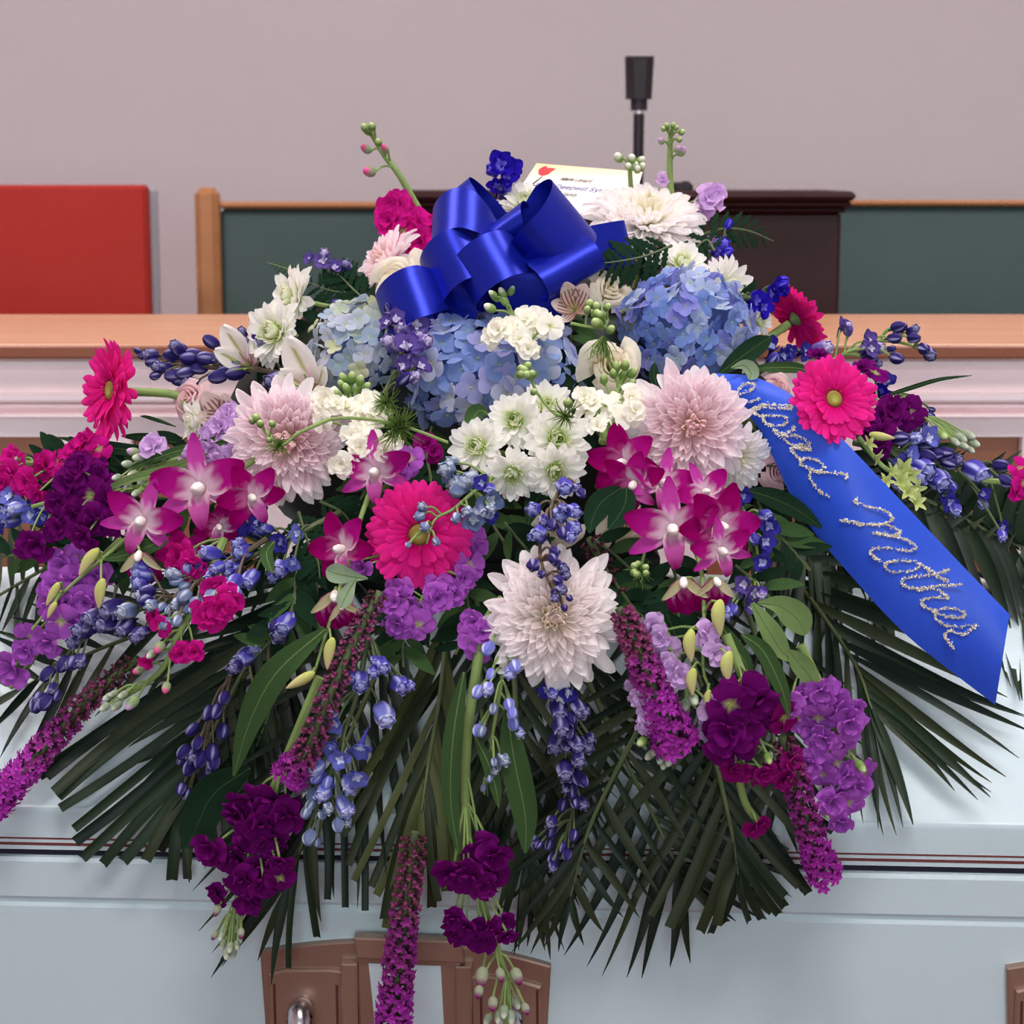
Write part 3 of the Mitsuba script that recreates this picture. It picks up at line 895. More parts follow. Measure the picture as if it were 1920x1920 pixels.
DEL = {'navy': ((40, 30, 96), (26, 18, 62), (160, 158, 198)), 'blue': ((64, 58, 156), (42, 34, 114), (178, 184, 226)), 'light': ((112, 118, 200), (82, 80, 172), (220, 224, 246)),
       'violet': ((104, 84, 160), (64, 46, 112), (222, 212, 236)), 'bright': ((46, 30, 178), (36, 20, 120), (120, 110, 220)), 'slate': ((100, 114, 152), (76, 84, 130), (206, 214, 224))}
for nm, (c, d, w) in DEL.items():
    for i in range(2):
        proto(f'delph_{nm}_o{i}', delph_open(c, d, w, i * 7))
    proto(f'delph_{nm}_h0', delph_bud(c, w, 3, .6), 'petal_solid')
    proto(f'delph_{nm}_b0', delph_bud(c, w, 5), 'petal_solid')


def stock_floret(c, dark, seed, n=9):
    rng = random.Random(seed)
    out = []
    for i in range(n):
        u = i / (n - 1)
        v, f, col = sheet(1, 1.15, lambda t: np.minimum(1, .2 + 1.5 * t) * np.minimum(1, ((1.02 - t) * 5) ** .5), grad([(0, dark), (.35, c), (1, tuple(min(255, x + 12) for x in c))]), a0=.25 + .85 * u, curl=rng.uniform(-.9, -.2) + .3 * u, cup=rng.uniform(-.3, .4), nu=6, nv=6, ruf=.22, seed=seed * 13 + i, rf=4)
        s = 1 - .42 * u
        out.append((xf(rz(i * 2.39996 + rng.uniform(-.2, .2)) @ scl(s, s, s), v), f, col))
    return cat(out)


def stock_single(c, dark, seed):
    rng = random.Random(seed)
    out = []
    for i in range(4):
        v, f, col = sheet(1, 1.05, lambda t: np.minimum(1, .2 + 1.5 * t) * np.minimum(1, ((1.02 - t) * 5) ** .5), grad([(0, (190, 200, 120)), (.22, c), (1, tuple(min(255, x + 12) for x in c))]), a0=.3, curl=-.5, cup=rng.uniform(-.3, .3), nu=5, nv=5, ruf=.18, seed=seed * 3 + i, rf=4)
        out.append((xf(rz(i * 1.57 + rng.uniform(-.2, .2)), v), f, col))
    return cat(out)


STK = {'violet': ((172, 86, 190), (120, 50, 140)), 'purple': ((106, 10, 100), (70, 4, 66)), 'magenta': ((196, 20, 130), (140, 8, 88)), 'lavender': ((208, 170, 220), (176, 150, 180)), 'white': ((244, 240, 228), (206, 212, 160)), 'plum': ((140, 14, 106), (90, 4, 70))}
for nm, (c, d) in STK.items():
    proto(f'stock_{nm}_0', stock_floret(c, d, 1))
    proto(f'stock_{nm}_1', stock_floret(c, d, 2, 7))
    proto(f'stock_{nm}_2', stock_single(c, d, 3))


def green_bud(tipc, seed, base=(132, 150, 108)):
    v, f = ball(10, 8)
    v = v * [.42, .42, .8] + [0, 0, .75]
    v[:, :2] *= (1.12 - .28 * (v[:, 2:] - .75))
    k = np.clip((v[:, 2:] - 1.0) / .35, 0, 1)
    col = lin(*base) * (1 - k) + lin(*tipc) * k
    out = [(v, f, col)]
    for i in range(4):
        a, b, c = sheet(1.25, .42, lambda t: np.sin(np.pi * np.clip(t * .85 + .15, 0, 1)) ** .7, grad([(0, base), (1, tuple(min(255, x + 14) for x in base))]), a0=1.25, curl=.5, cup=.5, nu=4, nv=2)
        out.append((xf(rz(i * 1.57 + .4) @ tr(.22, 0, 0), a), b, c))
    return cat(out)


for nm, tc, b in (('green', (186, 206, 140), (110, 140, 70)), ('grey', (196, 204, 184), (140, 154, 128)), ('pinkish', (214, 70, 140), (140, 156, 116)), ('purplish', (120, 14, 96), (150, 156, 130)), ('whitish', (238, 238, 220), (128, 158, 88)), ('lilac', (206, 160, 206), (134, 156, 110))):
    proto(f'bud_{nm}', green_bud(tc, 1, b), 'petal_solid')

# dendrobium bud
v_, f_ = ball(12, 10)
v_ = v_ * [.36, .30, 1.0]
v_[:, 2] += 1.0
v_[:, 0] += .16 * (v_[:, 2] - 1) ** 2 * 1.0
kk_ = np.clip(v_[:, 2:] / 2.0, 0, 1)
v_[:, :2] *= 1.25 - .75 * kk_ * kk_
proto('orchid_bud', (v_, f_, lin(178, 188, 96) * (1 - kk_) + lin(186, 170, 130) * kk_), 'petal_solid')


def spike(name, label, cat_, stem, r0, r1, items, off=.0, mat='stem_green', group=None, seed=0, toward=.55, pedr=.0011):
    """a flowering stem: stem points are pixels (base to tip); items: (part, proto list, px, py, size px[, N])"""
    k = thing(name, label, cat_, group)
    rng = random.Random(seed + 300)
    st = smoothline([PD(x, y, off) for x, y in stem], 18)
    part('stem', k, tube(st, np.linspace(r0, r1, 18), 7), mat, smooth=50)
    if name == 'delphinium':                  # fill the spike out with more buds between those read off the photograph
        src = [it for it in items if it[4] > 14]
        for it in rng.sample(src, int(len(src) * .6)):
            c = it[1][0].split('_')[2]
            a, r_ = rng.uniform(0, 6.28), rng.uniform(12, 20)
            kd = rng.choice(['b', 'h', 'h'])
            items = items + [('bud' if kd == 'b' else 'floret', [f'proto_delph_{c}_{kd}0'], it[2] + r_ * math.cos(a), it[3] + r_ * math.sin(a), rng.uniform(18, 26))]
    peds = []
    for it in items:
        nm, prs, px, py, sz = it[:5]
        p = PD(px, py, off + .012 + rng.uniform(-.008, .014))
        d = np.linalg.norm(st - p, axis=1)
        j = max(0, d.argmin() - 2)
        q = st[j]
        out = p - q
        out = out - 0
        if len(it) > 5 and it[5] is not None:
            N = nrm(it[5])
        else:
            N = nrm(nrm(out) * .7 + N3(0, toward + .4, .12) * .9 + rvec(rng, .28))
        if nm.startswith('bud'):
            N = nrm(nrm(out) + N3(0, .25, 0) + rvec(rng, .2) + nrm(st[min(j + 3, 17)] - st[j]) * .4)
        s = ms(sz, p[1])
        pr = prs[rng.randrange(len(prs))]
        M = frame(p, N, s * rng.uniform(.92, 1.08), rng.uniform(0, 6.28))
        if pr.endswith('b0') or pr.endswith('h0') or pr.startswith('proto_bud') or pr == 'proto_orchid_bud':
            M = frame(p - N * s * .6, N, s, rng.uniform(0, 6.28))
        inst(nm, k, pr, M)
        base = M[:3, 3]
        m = (q + base) / 2 + np.array([0, 0, .004])
        peds.append(tube(smoothline([q, m, base], 6), pedr, 5))
    if peds:
        part('pedicels', k, cat(peds), mat, smooth=50)
    return k


def DF(c, lst, kind='o', sz=22):
    prs = {'o': [f'proto_delph_{c}_o0', f'proto_delph_{c}_o1'], 'h': [f'proto_delph_{c}_h0'], 'b': [f'proto_delph_{c}_b0']}[kind]
    return [('bud' if kind == 'b' else 'floret', prs, x, y, (s[0] if s else sz) * {'o': 1.15, 'h': 1.6, 'b': 1.45}[kind]) for x, y, *s in lst]


def SF(c, lst, sz=34):
    return [('floret', [f'proto_stock_{c}_{i}' for i in (0, 0, 1, 2)], x, y, s[0] if s else sz) for x, y, *s in lst]


def SB(c, lst, sz=12):
    return [('bud', [f'proto_bud_{c}'], x, y, (s[0] if s else sz) * 1.25) for x, y, *s in lst]


DEL_ = 'delphinium'
spike(DEL_, 'navy delphinium spike reaching left over the rail towards the side-on gerbera', 'flower', [(600, 715), (500, 695), (400, 690), (300, 680), (258, 662)], .003, .0012,
      DF('navy', [(545, 690, 17), (485, 655 - 20, 15), (455, 640, 16), (440, 700, 18), (408, 706, 18), (385, 672, 17), (395, 640, 16), (352, 672, 17), (322, 668, 17), (345, 700, 17), (325, 705, 17), (310, 690, 14), (285, 680, 13), (290, 705, 11), (268, 668, 10), (258, 658, 8), (372, 690, 16), (338, 652, 12)], 'b')
      + DF('navy', [(420, 672, 18), (515, 712, 20)], 'h') + DF('blue', [(540, 722, 22)], 'h'), off=-.05, mat='stem_brown', seed=1)
spike(DEL_, 'violet-blue delphinium florets under the large pale pink chrysanthemum on the left', 'flower', [(640, 960), (540, 1010), (460, 1050), (380, 1090)], .003, .0015,
      DF('blue', [(492, 982, 30), (470, 1000, 24), (535, 1015, 26), (505, 1040, 20)]) + DF('light', [(560, 1000, 20), (552, 1050, 22)]) + DF('blue', [(455, 1035, 20), (525, 1066, 21), (440, 1062, 20), (470, 1085, 20)], 'h') + DF('blue', [(430, 1090, 16), (415, 1062, 15)], 'b'), off=.01, mat='stem_dark', seed=2)
spike(DEL_, 'slender delphinium with many small blue-grey buds over the magenta stock on the left', 'flower', [(500, 1010), (400, 1075), (330, 1115), (270, 1150)], .0026, .001,
      DF('blue', [(395, 1038, 19), (358, 1066, 18), (400, 1080, 18), (440, 1092, 18), (268, 1078, 20), (262, 1098, 18)], 'h') + DF('slate', [(330, 1090, 14), (300, 1140, 14), (318, 1145, 12), (350, 1140, 14), (365, 1128, 13), (332, 1165, 14), (310, 1170, 15), (345, 1100, 12), (280, 1125, 12), (382, 1128, 13)], 'b')
      + DF('navy', [(272, 1126, 18), (375, 1060, 14)], 'b') + DF('light', [(438, 1112, 20)], 'h'), off=.03, mat='stem_brown', seed=3)
spike(DEL_, 'navy and white delphinium pointing down left, between violet stock and palm leaflets', 'flower', [(330, 1120), (240, 1150), (170, 1180), (120, 1235), (80, 1270)], .0026, .001,
      DF('navy', [(208, 1142, 24), (178, 1158, 22), (200, 1170, 22), (156, 1180, 22), (146, 1200, 20), (235, 1175, 20), (260, 1190, 18)], 'h') + DF('navy', [(118, 1246, 17), (136, 1244, 17), (88, 1264, 17), (70, 1320, 20), (85, 1318, 18), (105, 1305, 14)], 'b') + DF('slate', [(238, 1146, 20)], 'h'), off=.02, mat='stem_dark', seed=4)
spike(DEL_, 'dark navy delphinium in the shade above the long green leaf on the left', 'flower', [(560, 1130), (500, 1180), (440, 1250), (400, 1340), (370, 1450)], .0026, .001,
      DF('blue', [(482, 1205, 22), (462, 1230, 22), (535, 1170, 22)], 'h') + DF('navy', [(475, 1300, 19), (420, 1310, 15), (405, 1335, 17), (360, 1368, 15), (418, 1372, 16), (345, 1410, 17), (375, 1425, 17), (400, 1430, 18), (355, 1440, 17), (385, 1460, 15), (340, 1480, 14), (370, 1395, 14), (500, 1265, 16)], 'b') + DF('navy', [(525, 1185, 24), (440, 1250, 18)], 'h'), off=-.01, mat='stem_brown', seed=5)
spike(DEL_, 'light blue delphinium hanging beside the liatris, left of the bottom middle', 'flower', [(690, 1190), (670, 1300), (640, 1390), (615, 1480), (600, 1560)], .0026, .001,
      DF('light', [(632, 1352, 26), (676, 1395, 28), (628, 1395, 26), (640, 1422, 24), (618, 1458, 22), (668, 1452, 26)]) + DF('light', [(592, 1440, 20), (656, 1470, 20), (645, 1512, 20), (720, 1340, 26), (606, 1486, 20)], 'h') + DF('blue', [(676, 1278, 22), (750, 1284, 22), (716, 1248, 20), (700, 1260, 15)], 'h') + DF('slate', [(582, 1510, 14), (604, 1528, 12), (634, 1548, 16), (596, 1580, 10), (585, 1490, 14)], 'b'), off=.03, mat='stem_dark', seed=6)
spike(DEL_, 'navy delphinium hanging straight below the lowest chrysanthemum', 'flower', [(1050, 1230), (1055, 1330), (1065, 1430), (1075, 1510), (1050, 1600)], .0026, .001,
      DF('blue', [(1028, 1288, 24), (1065, 1292, 24)], ) + DF('navy', [(1047, 1330, 22), (1085, 1330, 20), (1052, 1362, 22), (1080, 1395, 20), (1045, 1392, 22), (1060, 1445, 22), (1085, 1425, 18), (1100, 1395, 18)], 'h') + DF('navy', [(1070, 1360, 16), (1075, 1470, 14), (1095, 1466, 14), (1072, 1486, 15), (1055, 1510, 14), (1080, 1505, 15), (1034, 1560, 14), (1075, 1567, 13), (1030, 1585, 12), (1036, 1610, 14), (1010, 1585, 10), (1055, 1590, 12)], 'b'), off=.02, mat='stem_dark', seed=7)
spike(DEL_, 'delphinium sprig with navy buds drooping over the face of the lowest chrysanthemum', 'flower', [(1060, 900), (1030, 960), (1012, 1030), (1028, 1090), (1062, 1145)], .0022, .0008,
      DF('blue', [(1058, 912, 20), (1000, 955, 18), (1075, 958, 18), (1050, 966, 20), (1010, 1000, 19), (1075, 990, 18)], 'h') + DF('navy', [(1035, 985, 16), (1055, 1000, 16), (1040, 1035, 15), (1015, 1010, 14), (1000, 1060, 18), (1020, 975, 15), (1044, 1056, 12), (1015, 1077, 11), (1047, 1088, 14), (1040, 1113, 11), (1048, 1108, 10), (1068, 1122, 9), (1058, 1140, 9), (1090, 925, 13)], 'b'), off=.085, mat='stem_brown', seed=8)
spike(DEL_, 'greyish blue delphinium whose bud sprig crosses the eye of the front gerbera', 'flower', [(930, 890), (885, 925), (850, 955), (815, 975), (800, 1020)], .0022, .0008,
      DF('slate', [(852, 890, 26), (918, 936, 28), (888, 972, 26)], ) + DF('slate', [(862, 908, 22), (838, 880, 20), (905, 960, 22), (880, 900, 22)], 'h') + DF('slate', [(856, 972, 15), (786, 968, 14), (796, 988, 14), (818, 1016, 11), (765, 1022, 8)], 'b') + DF('blue', [(920, 965, 20), (905, 905, 18)]), off=.06, mat='stem_green', seed=9)
spike(DEL_, 'thin delphinium with separate round light blue buds, hanging in front of the middle palm', 'flower', [(950, 1170), (940, 1280), (925, 1370), (915, 1440), (908, 1490)], .002, .0008,
      DF('light', [(915, 1217, 17), (966, 1250, 16), (896, 1298, 16), (955, 1322, 15), (962, 1357, 15), (896, 1370, 14), (920, 1265, 13)], 'b') + DF('slate', [(925, 1330, 12), (926, 1430, 10), (930, 1448, 9), (918, 1460, 10), (906, 1478, 8), (903, 1372, 13)], 'b'), off=.04, mat='stem_green', seed=10)
spike(DEL_, 'violet-blue delphinium right of the magenta orchids', 'flower', [(1340, 900), (1395, 960), (1420, 1040), (1410, 1120)], .0026, .001,
      DF('blue', [(1388, 930, 24), (1438, 985, 28), (1432, 1015, 26), (1430, 1055, 24), (1376, 945, 20)]) + DF('violet', [(1395, 1095, 24), (1415, 1110, 24), (1378, 1110, 20), (1360, 1120, 22), (1410, 1135, 18)]) + DF('blue', [(1365, 935, 18), (1362, 1150, 16)], 'h'), off=.0, mat='stem_green', seed=11)
spike(DEL_, 'delphinium sprig with dark seed-like buds, standing out against the rail on the right', 'flower', [(1500, 705), (1570, 672), (1640, 640), (1700, 645), (1718, 655)], .003, .001,
      DF('violet', [(1576, 616, 22), (1622, 640, 22), (1630, 655, 20)]) + DF('navy', [(1684, 612, 13), (1678, 634, 14), (1714, 634, 14), (1732, 654, 15), (1672, 654, 9), (1682, 672, 15), (1690, 615, 12), (1632, 670, 14)], 'b'), off=-.06, seed=12)
spike(DEL_, 'long blue and white delphinium lying to the right edge over the palm leaflets', 'flower', [(1600, 830), (1690, 850), (1780, 870), (1860, 880), (1930, 905)], .0028, .001,
      DF('light', [(1735, 822, 26), (1675, 868, 28), (1700, 850, 22)]) + DF('blue', [(1730, 880, 26), (1760, 900, 24), (1715, 895, 24), (1830, 885, 26), (1690, 905, 22)], 'h') + DF('navy', [(1690, 822, 18), (1700, 825, 17), (1772, 850, 18), (1780, 868, 17), (1878, 872, 16), (1886, 902, 16), (1770, 895, 18), (1740, 855, 18)], 'b') + DF('blue', [(1770, 925, 20), (1840, 925, 18), (1780, 940, 22), (1880, 985, 16)]), off=-.02, mat='stem_dark', seed=13)
spike(DEL_, 'violet blue delphinium floret with trailing spur, right of the gerbera on the ribbon', 'flower', [(1560, 790), (1610, 760), (1655, 738), (1690, 735)], .0024, .001,
      DF('blue', [(1660, 722, 24), (1655, 745, 18)]) + DF('bright', [(1648, 735, 16)]) + DF('navy', [(1745, 778, 9), (1735, 785, 9), (1752, 787, 9), (1728, 792, 14), (1748, 768, 7)], 'b'), off=-.05, mat='stem_dark', seed=14)
spike(DEL_, 'deep ultramarine delphinium floret standing alone above the bow, left of the card', 'flower', [(930, 480), (938, 400), (940, 345), (943, 312)], .002, .0012,
      DF('bright', [(940, 312, 32), (955, 318, 24), (932, 352, 20), (948, 330, 24)]) + DF('bright', [(925, 318, 18)], 'h') + DF('navy', [(942, 368, 14), (1012, 372, 14)], 'b'), off=-.06, mat='stem_dark', seed=15)
spike(DEL_, 'ultramarine delphinium florets at the right, next to the gerbera seen from behind', 'flower', [(1330, 560), (1390, 560), (1440, 545), (1460, 535)], .0022, .001,
      DF('bright', [(1412, 562, 26), (1452, 540, 24), (1440, 552, 22), (1428, 575, 22), (1465, 545, 16)]), off=-.03, mat='stem_dark', seed=16)
spike(DEL_, 'ultramarine delphinium spurs right of the top chrysanthemum against the pulpit', 'flower', [(1300, 500), (1340, 475), (1362, 440)], .0018, .0008,
      DF('bright', [(1352, 460, 18), (1346, 470, 14)], 'h') + DF('bright', [(1366, 420, 10)], 'b'), off=-.05, mat='stem_dark', seed=17)
spike(DEL_, 'pale violet delphinium floret sticking out at the upper left over fern leaves', 'flower', [(690, 580), (645, 540), (610, 500), (590, 486)], .002, .001,
      DF('violet', [(608, 492, 22), (628, 505, 20), (585, 488, 16)]) + DF('navy', [(660, 515, 12), (632, 570, 14)], 'b'), off=-.06, mat='stem_dark', seed=18)
spike(DEL_, 'purple delphinium between the pale hydrangea and the bow tail', 'flower', [(720, 740), (748, 680), (752, 630), (735, 585)], .0026, .0012,
      DF('violet', [(742, 602, 24), (778, 612, 26), (760, 655, 28), (775, 660, 26), (750, 690, 22), (728, 608, 18), (785, 690, 22)]) + DF('violet', [(735, 645, 20), (795, 642, 18)], 'h') + DF('navy', [(730, 580, 13), (758, 710, 16)], 'b'), off=.04, mat='stem_dark', seed=19)
spike(DEL_, 'violet delphinium behind the rail-side leaves, left of the gerbera on the ribbon', 'flower', [(1400, 720), (1440, 690), (1490, 660)], .0026, .0012,
      DF('blue', [(1448, 655, 24), (1465, 670, 24), (1502, 660, 22), (1480, 660, 18)]) + DF('violet', [(1398, 678, 18), (1540, 655, 20)], 'h'), off=-.03, mat='stem_dark', seed=20)
spike(DEL_, 'light blue delphinium cut off by the left edge, below the magenta stock', 'flower', [(150, 960), (80, 955), (20, 935), (-20, 930)], .0026, .0012,
      DF('light', [(22, 935, 26), (40, 950, 24), (60, 965, 24), (10, 955, 22)]) + DF('blue', [(85, 968, 22), (70, 950, 20), (5, 985, 20), (215, 915, 20), (118, 915, 16)]), off=-.01, mat='stem_dark', seed=21)

STO = 'stock'
spike(STO, 'bright violet stock at the left, curving down to a single floret near the left edge', 'flower', [(230, 1010), (160, 1080), (110, 1160), (45, 1260), (20, 1290)], .004, .002,
      SF('violet', [(120, 1060, 40), (150, 1050, 42), (140, 1090, 44), (178, 1080, 38), (105, 1100, 38), (125, 1130, 40), (160, 1130, 40), (95, 1135, 34), (115, 1165, 36), (140, 1160, 34), (62, 1195, 40), (92, 1205, 34), (48, 1220, 30), (25, 1252, 44)]), off=.0, seed=1)
spike(STO, 'dark purple stock mass at the far left under the side-on gerbera', 'flower', [(330, 900), (230, 920), (140, 930), (60, 950)], .004, .002,
      SF('purple', [(150, 880, 40), (185, 895, 42), (130, 910, 40), (170, 930, 44), (205, 940, 40), (110, 945, 36), (140, 965, 42), (180, 975, 42), (215, 975, 36), (110, 990, 34), (70, 1020, 40), (50, 1025, 30), (230, 950, 34), (160, 1005, 36)]), off=.02, seed=2)
spike(STO, 'magenta stock cut off by the left edge, above the dark purple one', 'flower', [(200, 880), (120, 875), (50, 868), (-20, 880)], .004, .002,
      SF('magenta', [(25, 862, 34), (85, 875, 34), (105, 868, 30), (20, 890, 34), (50, 905, 32), (70, 925, 30), (160, 832, 34), (185, 842, 30), (140, 845, 28), (5, 905, 26)]) + SB('grey', [(35, 862, 12)]), off=-.01, seed=3)
spike(STO, 'magenta stock with a green tip of pink buds, crossing the left palm fronds', 'flower', [(420, 1010), (380, 1110), (335, 1190), (300, 1260), (225, 1312)], .004, .002,
      SF('magenta', [(345, 1040, 40), (360, 1060, 36), (335, 1065, 34), (410, 1100, 36), (430, 1125, 36), (395, 1150, 40), (415, 1140, 32), (290, 1160, 28), (302, 1175, 26), (340, 1225, 26), (365, 1222, 26), (275, 1240, 18)])
      + SB('pinkish', [(300, 1213, 17), (262, 1256, 14), (312, 1288, 15)]) + SB('lilac', [(250, 1316, 18)]) + SB('grey', [(205, 1306, 13), (220, 1322, 14), (198, 1325, 13), (232, 1302, 12), (214, 1300, 11), (285, 1226, 13)]), off=.03, seed=4)
spike(STO, 'deep purple stock hanging low on the left, with a tip of silvery buds', 'flower', [(600, 1270), (545, 1400), (495, 1520), (455, 1640), (428, 1765)], .0045, .002,
      SF('purple', [(470, 1500, 52), (515, 1500, 52), (490, 1545, 54), (450, 1530, 44), (535, 1530, 44), (505, 1575, 46), (470, 1570, 44), (395, 1590, 42), (425, 1605, 38), (450, 1610, 40), (525, 1615, 34), (485, 1625, 44), (525, 1645, 34), (455, 1650, 40), (495, 1655, 40), (410, 1675, 32), (465, 1690, 34), (480, 1672, 30)])
      + SB('purplish', [(408, 1705, 13), (404, 1752, 11), (452, 1748, 12)]) + SB('grey', [(418, 1770, 12), (432, 1775, 13), (445, 1770, 11), (425, 1788, 12), (438, 1786, 11), (415, 1755, 10), (450, 1760, 10)]), off=.03, seed=5)
spike(STO, 'deep purple stock hanging lowest in front of the casket handle, with a curved green stem', 'flower', [(905, 1180), (875, 1400), (880, 1600), (925, 1760), (952, 1850), (950, 1925)], .0045, .003,
      SF('purple', [(900, 1590, 46), (925, 1605, 40), (850, 1635, 44), (880, 1640, 44), (915, 1635, 44), (905, 1660, 36), (868, 1652, 34), (875, 1735, 46), (900, 1755, 42), (850, 1722, 34), (915, 1738, 34), (948, 1725, 26), (952, 1752, 26), (860, 1750, 34)])
      + SB('purplish', [(904, 1828, 22), (898, 1858, 16), (938, 1826, 16), (968, 1828, 20), (924, 1880, 17), (985, 1890, 14)]) + SB('grey', [(945, 1895, 16), (958, 1905, 16), (935, 1905, 15), (968, 1880, 13), (915, 1910, 14)]), off=.03, seed=6)
spike(STO, 'dark purple stock at the lower right, its last floret on a bent green stem', 'flower', [(1360, 1190), (1400, 1300), (1385, 1420), (1395, 1500), (1425, 1545)], .0045, .003,
      SF('purple', [(1395, 1300, 56), (1370, 1320, 50), (1425, 1310, 50), (1400, 1340, 52), (1440, 1335, 42), (1365, 1375, 52), (1395, 1375, 48), (1350, 1365, 40), (1350, 1398, 40), (1385, 1400, 40)]) + SF('plum', [(1470, 1345, 40), (1455, 1435, 36), (1482, 1425, 34), (1470, 1460, 34), (1395, 1445, 32), (1375, 1445, 28), (1420, 1545, 36), (1432, 1450, 34)]) + SB('green', [(1440, 1420, 14)]), off=.03, seed=7)
spike(STO, 'violet stock at the lower right, beside the hanging liatris tip', 'flower', [(1500, 1210), (1555, 1330), (1560, 1430), (1545, 1530)], .0045, .002,
      SF('violet', [(1510, 1310, 40), (1540, 1295, 38), (1500, 1345, 40), (1535, 1345, 40), (1570, 1330, 42), (1590, 1355, 40), (1560, 1310, 40), (1525, 1370, 36), (1585, 1385, 34), (1545, 1385, 36), (1515, 1430, 36), (1540, 1450, 36), (1570, 1430, 36), (1590, 1455, 36), (1620, 1450, 34), (1580, 1480, 38), (1605, 1475, 34), (1560, 1505, 36), (1590, 1505, 34), (1575, 1540, 34), (1600, 1330, 32), (1480, 1320, 34)]) + SB('green', [(1612, 1435, 16), (1550, 1525, 12)]), off=.02, seed=8)
spike(STO, 'violet stock florets showing under the front gerbera', 'flower', [(800, 1040), (810, 1090), (775, 1150)], .004, .002,
      SF('violet', [(750, 1112, 40), (740, 1130, 36), (765, 1130, 36), (760, 1165, 40), (785, 1170, 32), (745, 1170, 32), (828, 1105, 40), (820, 1122, 34), (850, 1112, 30), (880, 1060, 34), (885, 1000, 30), (892, 1025, 28), (870, 1085, 32), (655, 1055, 30), (680, 1062, 28)]), off=.01, seed=9)
spike(STO, 'small violet stock left of the lowest chrysanthemum', 'flower', [(940, 1120), (905, 1170), (895, 1215)], .003, .002,
      SF('violet', [(890, 1165, 30), (905, 1185, 32), (885, 1195, 30), (900, 1215, 30), (918, 1180, 26), (878, 1180, 24)]), off=.015, seed=10)
spike(STO, 'white stock with green buds in front of the bow, on top of the middle hydrangea', 'flower', [(985, 660), (980, 620), (955, 580), (940, 545)], .003, .002,
      SF('white', [(935, 620, 30), (925, 632, 26), (975, 638, 30), (985, 600, 30), (1010, 600, 32), (1032, 612, 28), (1005, 622, 28), (958, 612, 22), (990, 655, 24)]) + SB('whitish', [(920, 578, 15), (930, 558, 13), (942, 550, 13), (958, 545, 13), (925, 552, 11), (945, 565, 12)]), off=.07, seed=11)
spike(STO, 'white stock with a green bud cluster, right of the left-hand pink chrysanthemum', 'flower', [(680, 850), (665, 790), (652, 735), (645, 712)], .004, .002,
      SF('white', [(612, 748, 34), (605, 765, 30), (630, 758, 26), (690, 760, 38), (705, 775, 32), (680, 790, 32), (665, 815, 30), (690, 820, 28), (675, 840, 30), (720, 845, 28), (735, 830, 24), (605, 790, 24), (650, 765, 26), (690, 865, 28), (640, 870, 30)]) + SB('green', [(645, 712, 14), (660, 710, 14), (675, 715, 14), (650, 730, 14), (668, 732, 14), (635, 740, 12), (685, 728, 13), (640, 722, 12)]), off=.05, seed=12)
spike(STO, 'white stock with dark green buds, between the cream rose and the peach-hearted chrysanthemum', 'flower', [(1130, 830), (1140, 780), (1160, 730), (1175, 690)], .004, .002,
      SF('white', [(1110, 755, 32), (1100, 770, 28), (1135, 760, 32), (1165, 760, 34), (1185, 745, 30), (1150, 790, 30), (1175, 780, 30), (1120, 800, 26), (1095, 745, 26), (1190, 770, 26)]) + SB('green', [(1155, 690, 14), (1172, 686, 14), (1185, 700, 14), (1168, 705, 14), (1180, 720, 13), (1132, 712, 13), (1150, 702, 12), (1175, 735, 13)]), off=.055, seed=13)
spike(STO, 'lavender stock left of the large pale pink chrysanthemum', 'flower', [(480, 820), (400, 840), (320, 865), (250, 885)], .004, .002,
      SF('lavender', [(430, 780, 34), (415, 800, 34), (400, 815, 32), (425, 830, 32), (380, 850, 36), (400, 845, 32), (360, 860, 34), (285, 838, 32), (300, 850, 28), (275, 855, 28), (405, 870, 30), (320, 905, 24), (440, 850, 30), (445, 800, 30)]) + SB('grey', [(262, 858, 15), (240, 870, 13), (250, 890, 15), (268, 900, 14), (232, 900, 14), (255, 925, 12), (220, 895, 12), (240, 912, 11)]) + SB('lilac', [(252, 848, 15), (308, 905, 18)]), off=.01, seed=14)
spike(STO, 'magenta stock left of the bow, its long bare tip rising against the wall', 'flower', [(830, 470), (790, 400), (750, 330), (720, 290), (692, 245)], .0045, .002,
      SF('magenta', [(738, 395, 42), (760, 410, 40), (730, 415, 36), (775, 430, 44), (800, 440, 42), (790, 455, 38), (755, 435, 34), (815, 425, 32), (745, 380, 30)]) + SB('pinkish', [(694, 322, 17), (688, 280, 14), (722, 280, 13)]) + SB('green', [(690, 245, 14), (698, 238, 12), (684, 240, 12), (710, 268, 11)]), off=-.06, seed=15)
spike(STO, 'pale lavender stock around the lower right liatris, ending in silvery green buds', 'flower', [(1230, 1150), (1270, 1240), (1290, 1320), (1250, 1420)], .004, .002,
      SF('lavender', [(1225, 1175, 30), (1235, 1195, 30), (1252, 1215, 30), (1260, 1255, 34), (1275, 1265, 30), (1248, 1245, 28), (1195, 1285, 28), (1200, 1305, 26), (1215, 1345, 28), (1210, 1360, 24), (1240, 1350, 22), (1325, 1205, 32), (1340, 1225, 30), (1325, 1185, 26), (1335, 1330, 34), (1325, 1350, 28), (1335, 1375, 26), (1262, 1385, 22)])
      + SB('grey', [(1230, 1405, 15), (1240, 1420, 15), (1255, 1425, 15), (1220, 1415, 14), (1265, 1412, 14), (1288, 1395, 16), (1300, 1310, 17), (1285, 1320, 15), (1245, 1432, 13)]) + SB('green', [(1205, 1390, 16), (1232, 1392, 14), (1262, 1255, 10)]), off=.02, seed=16)
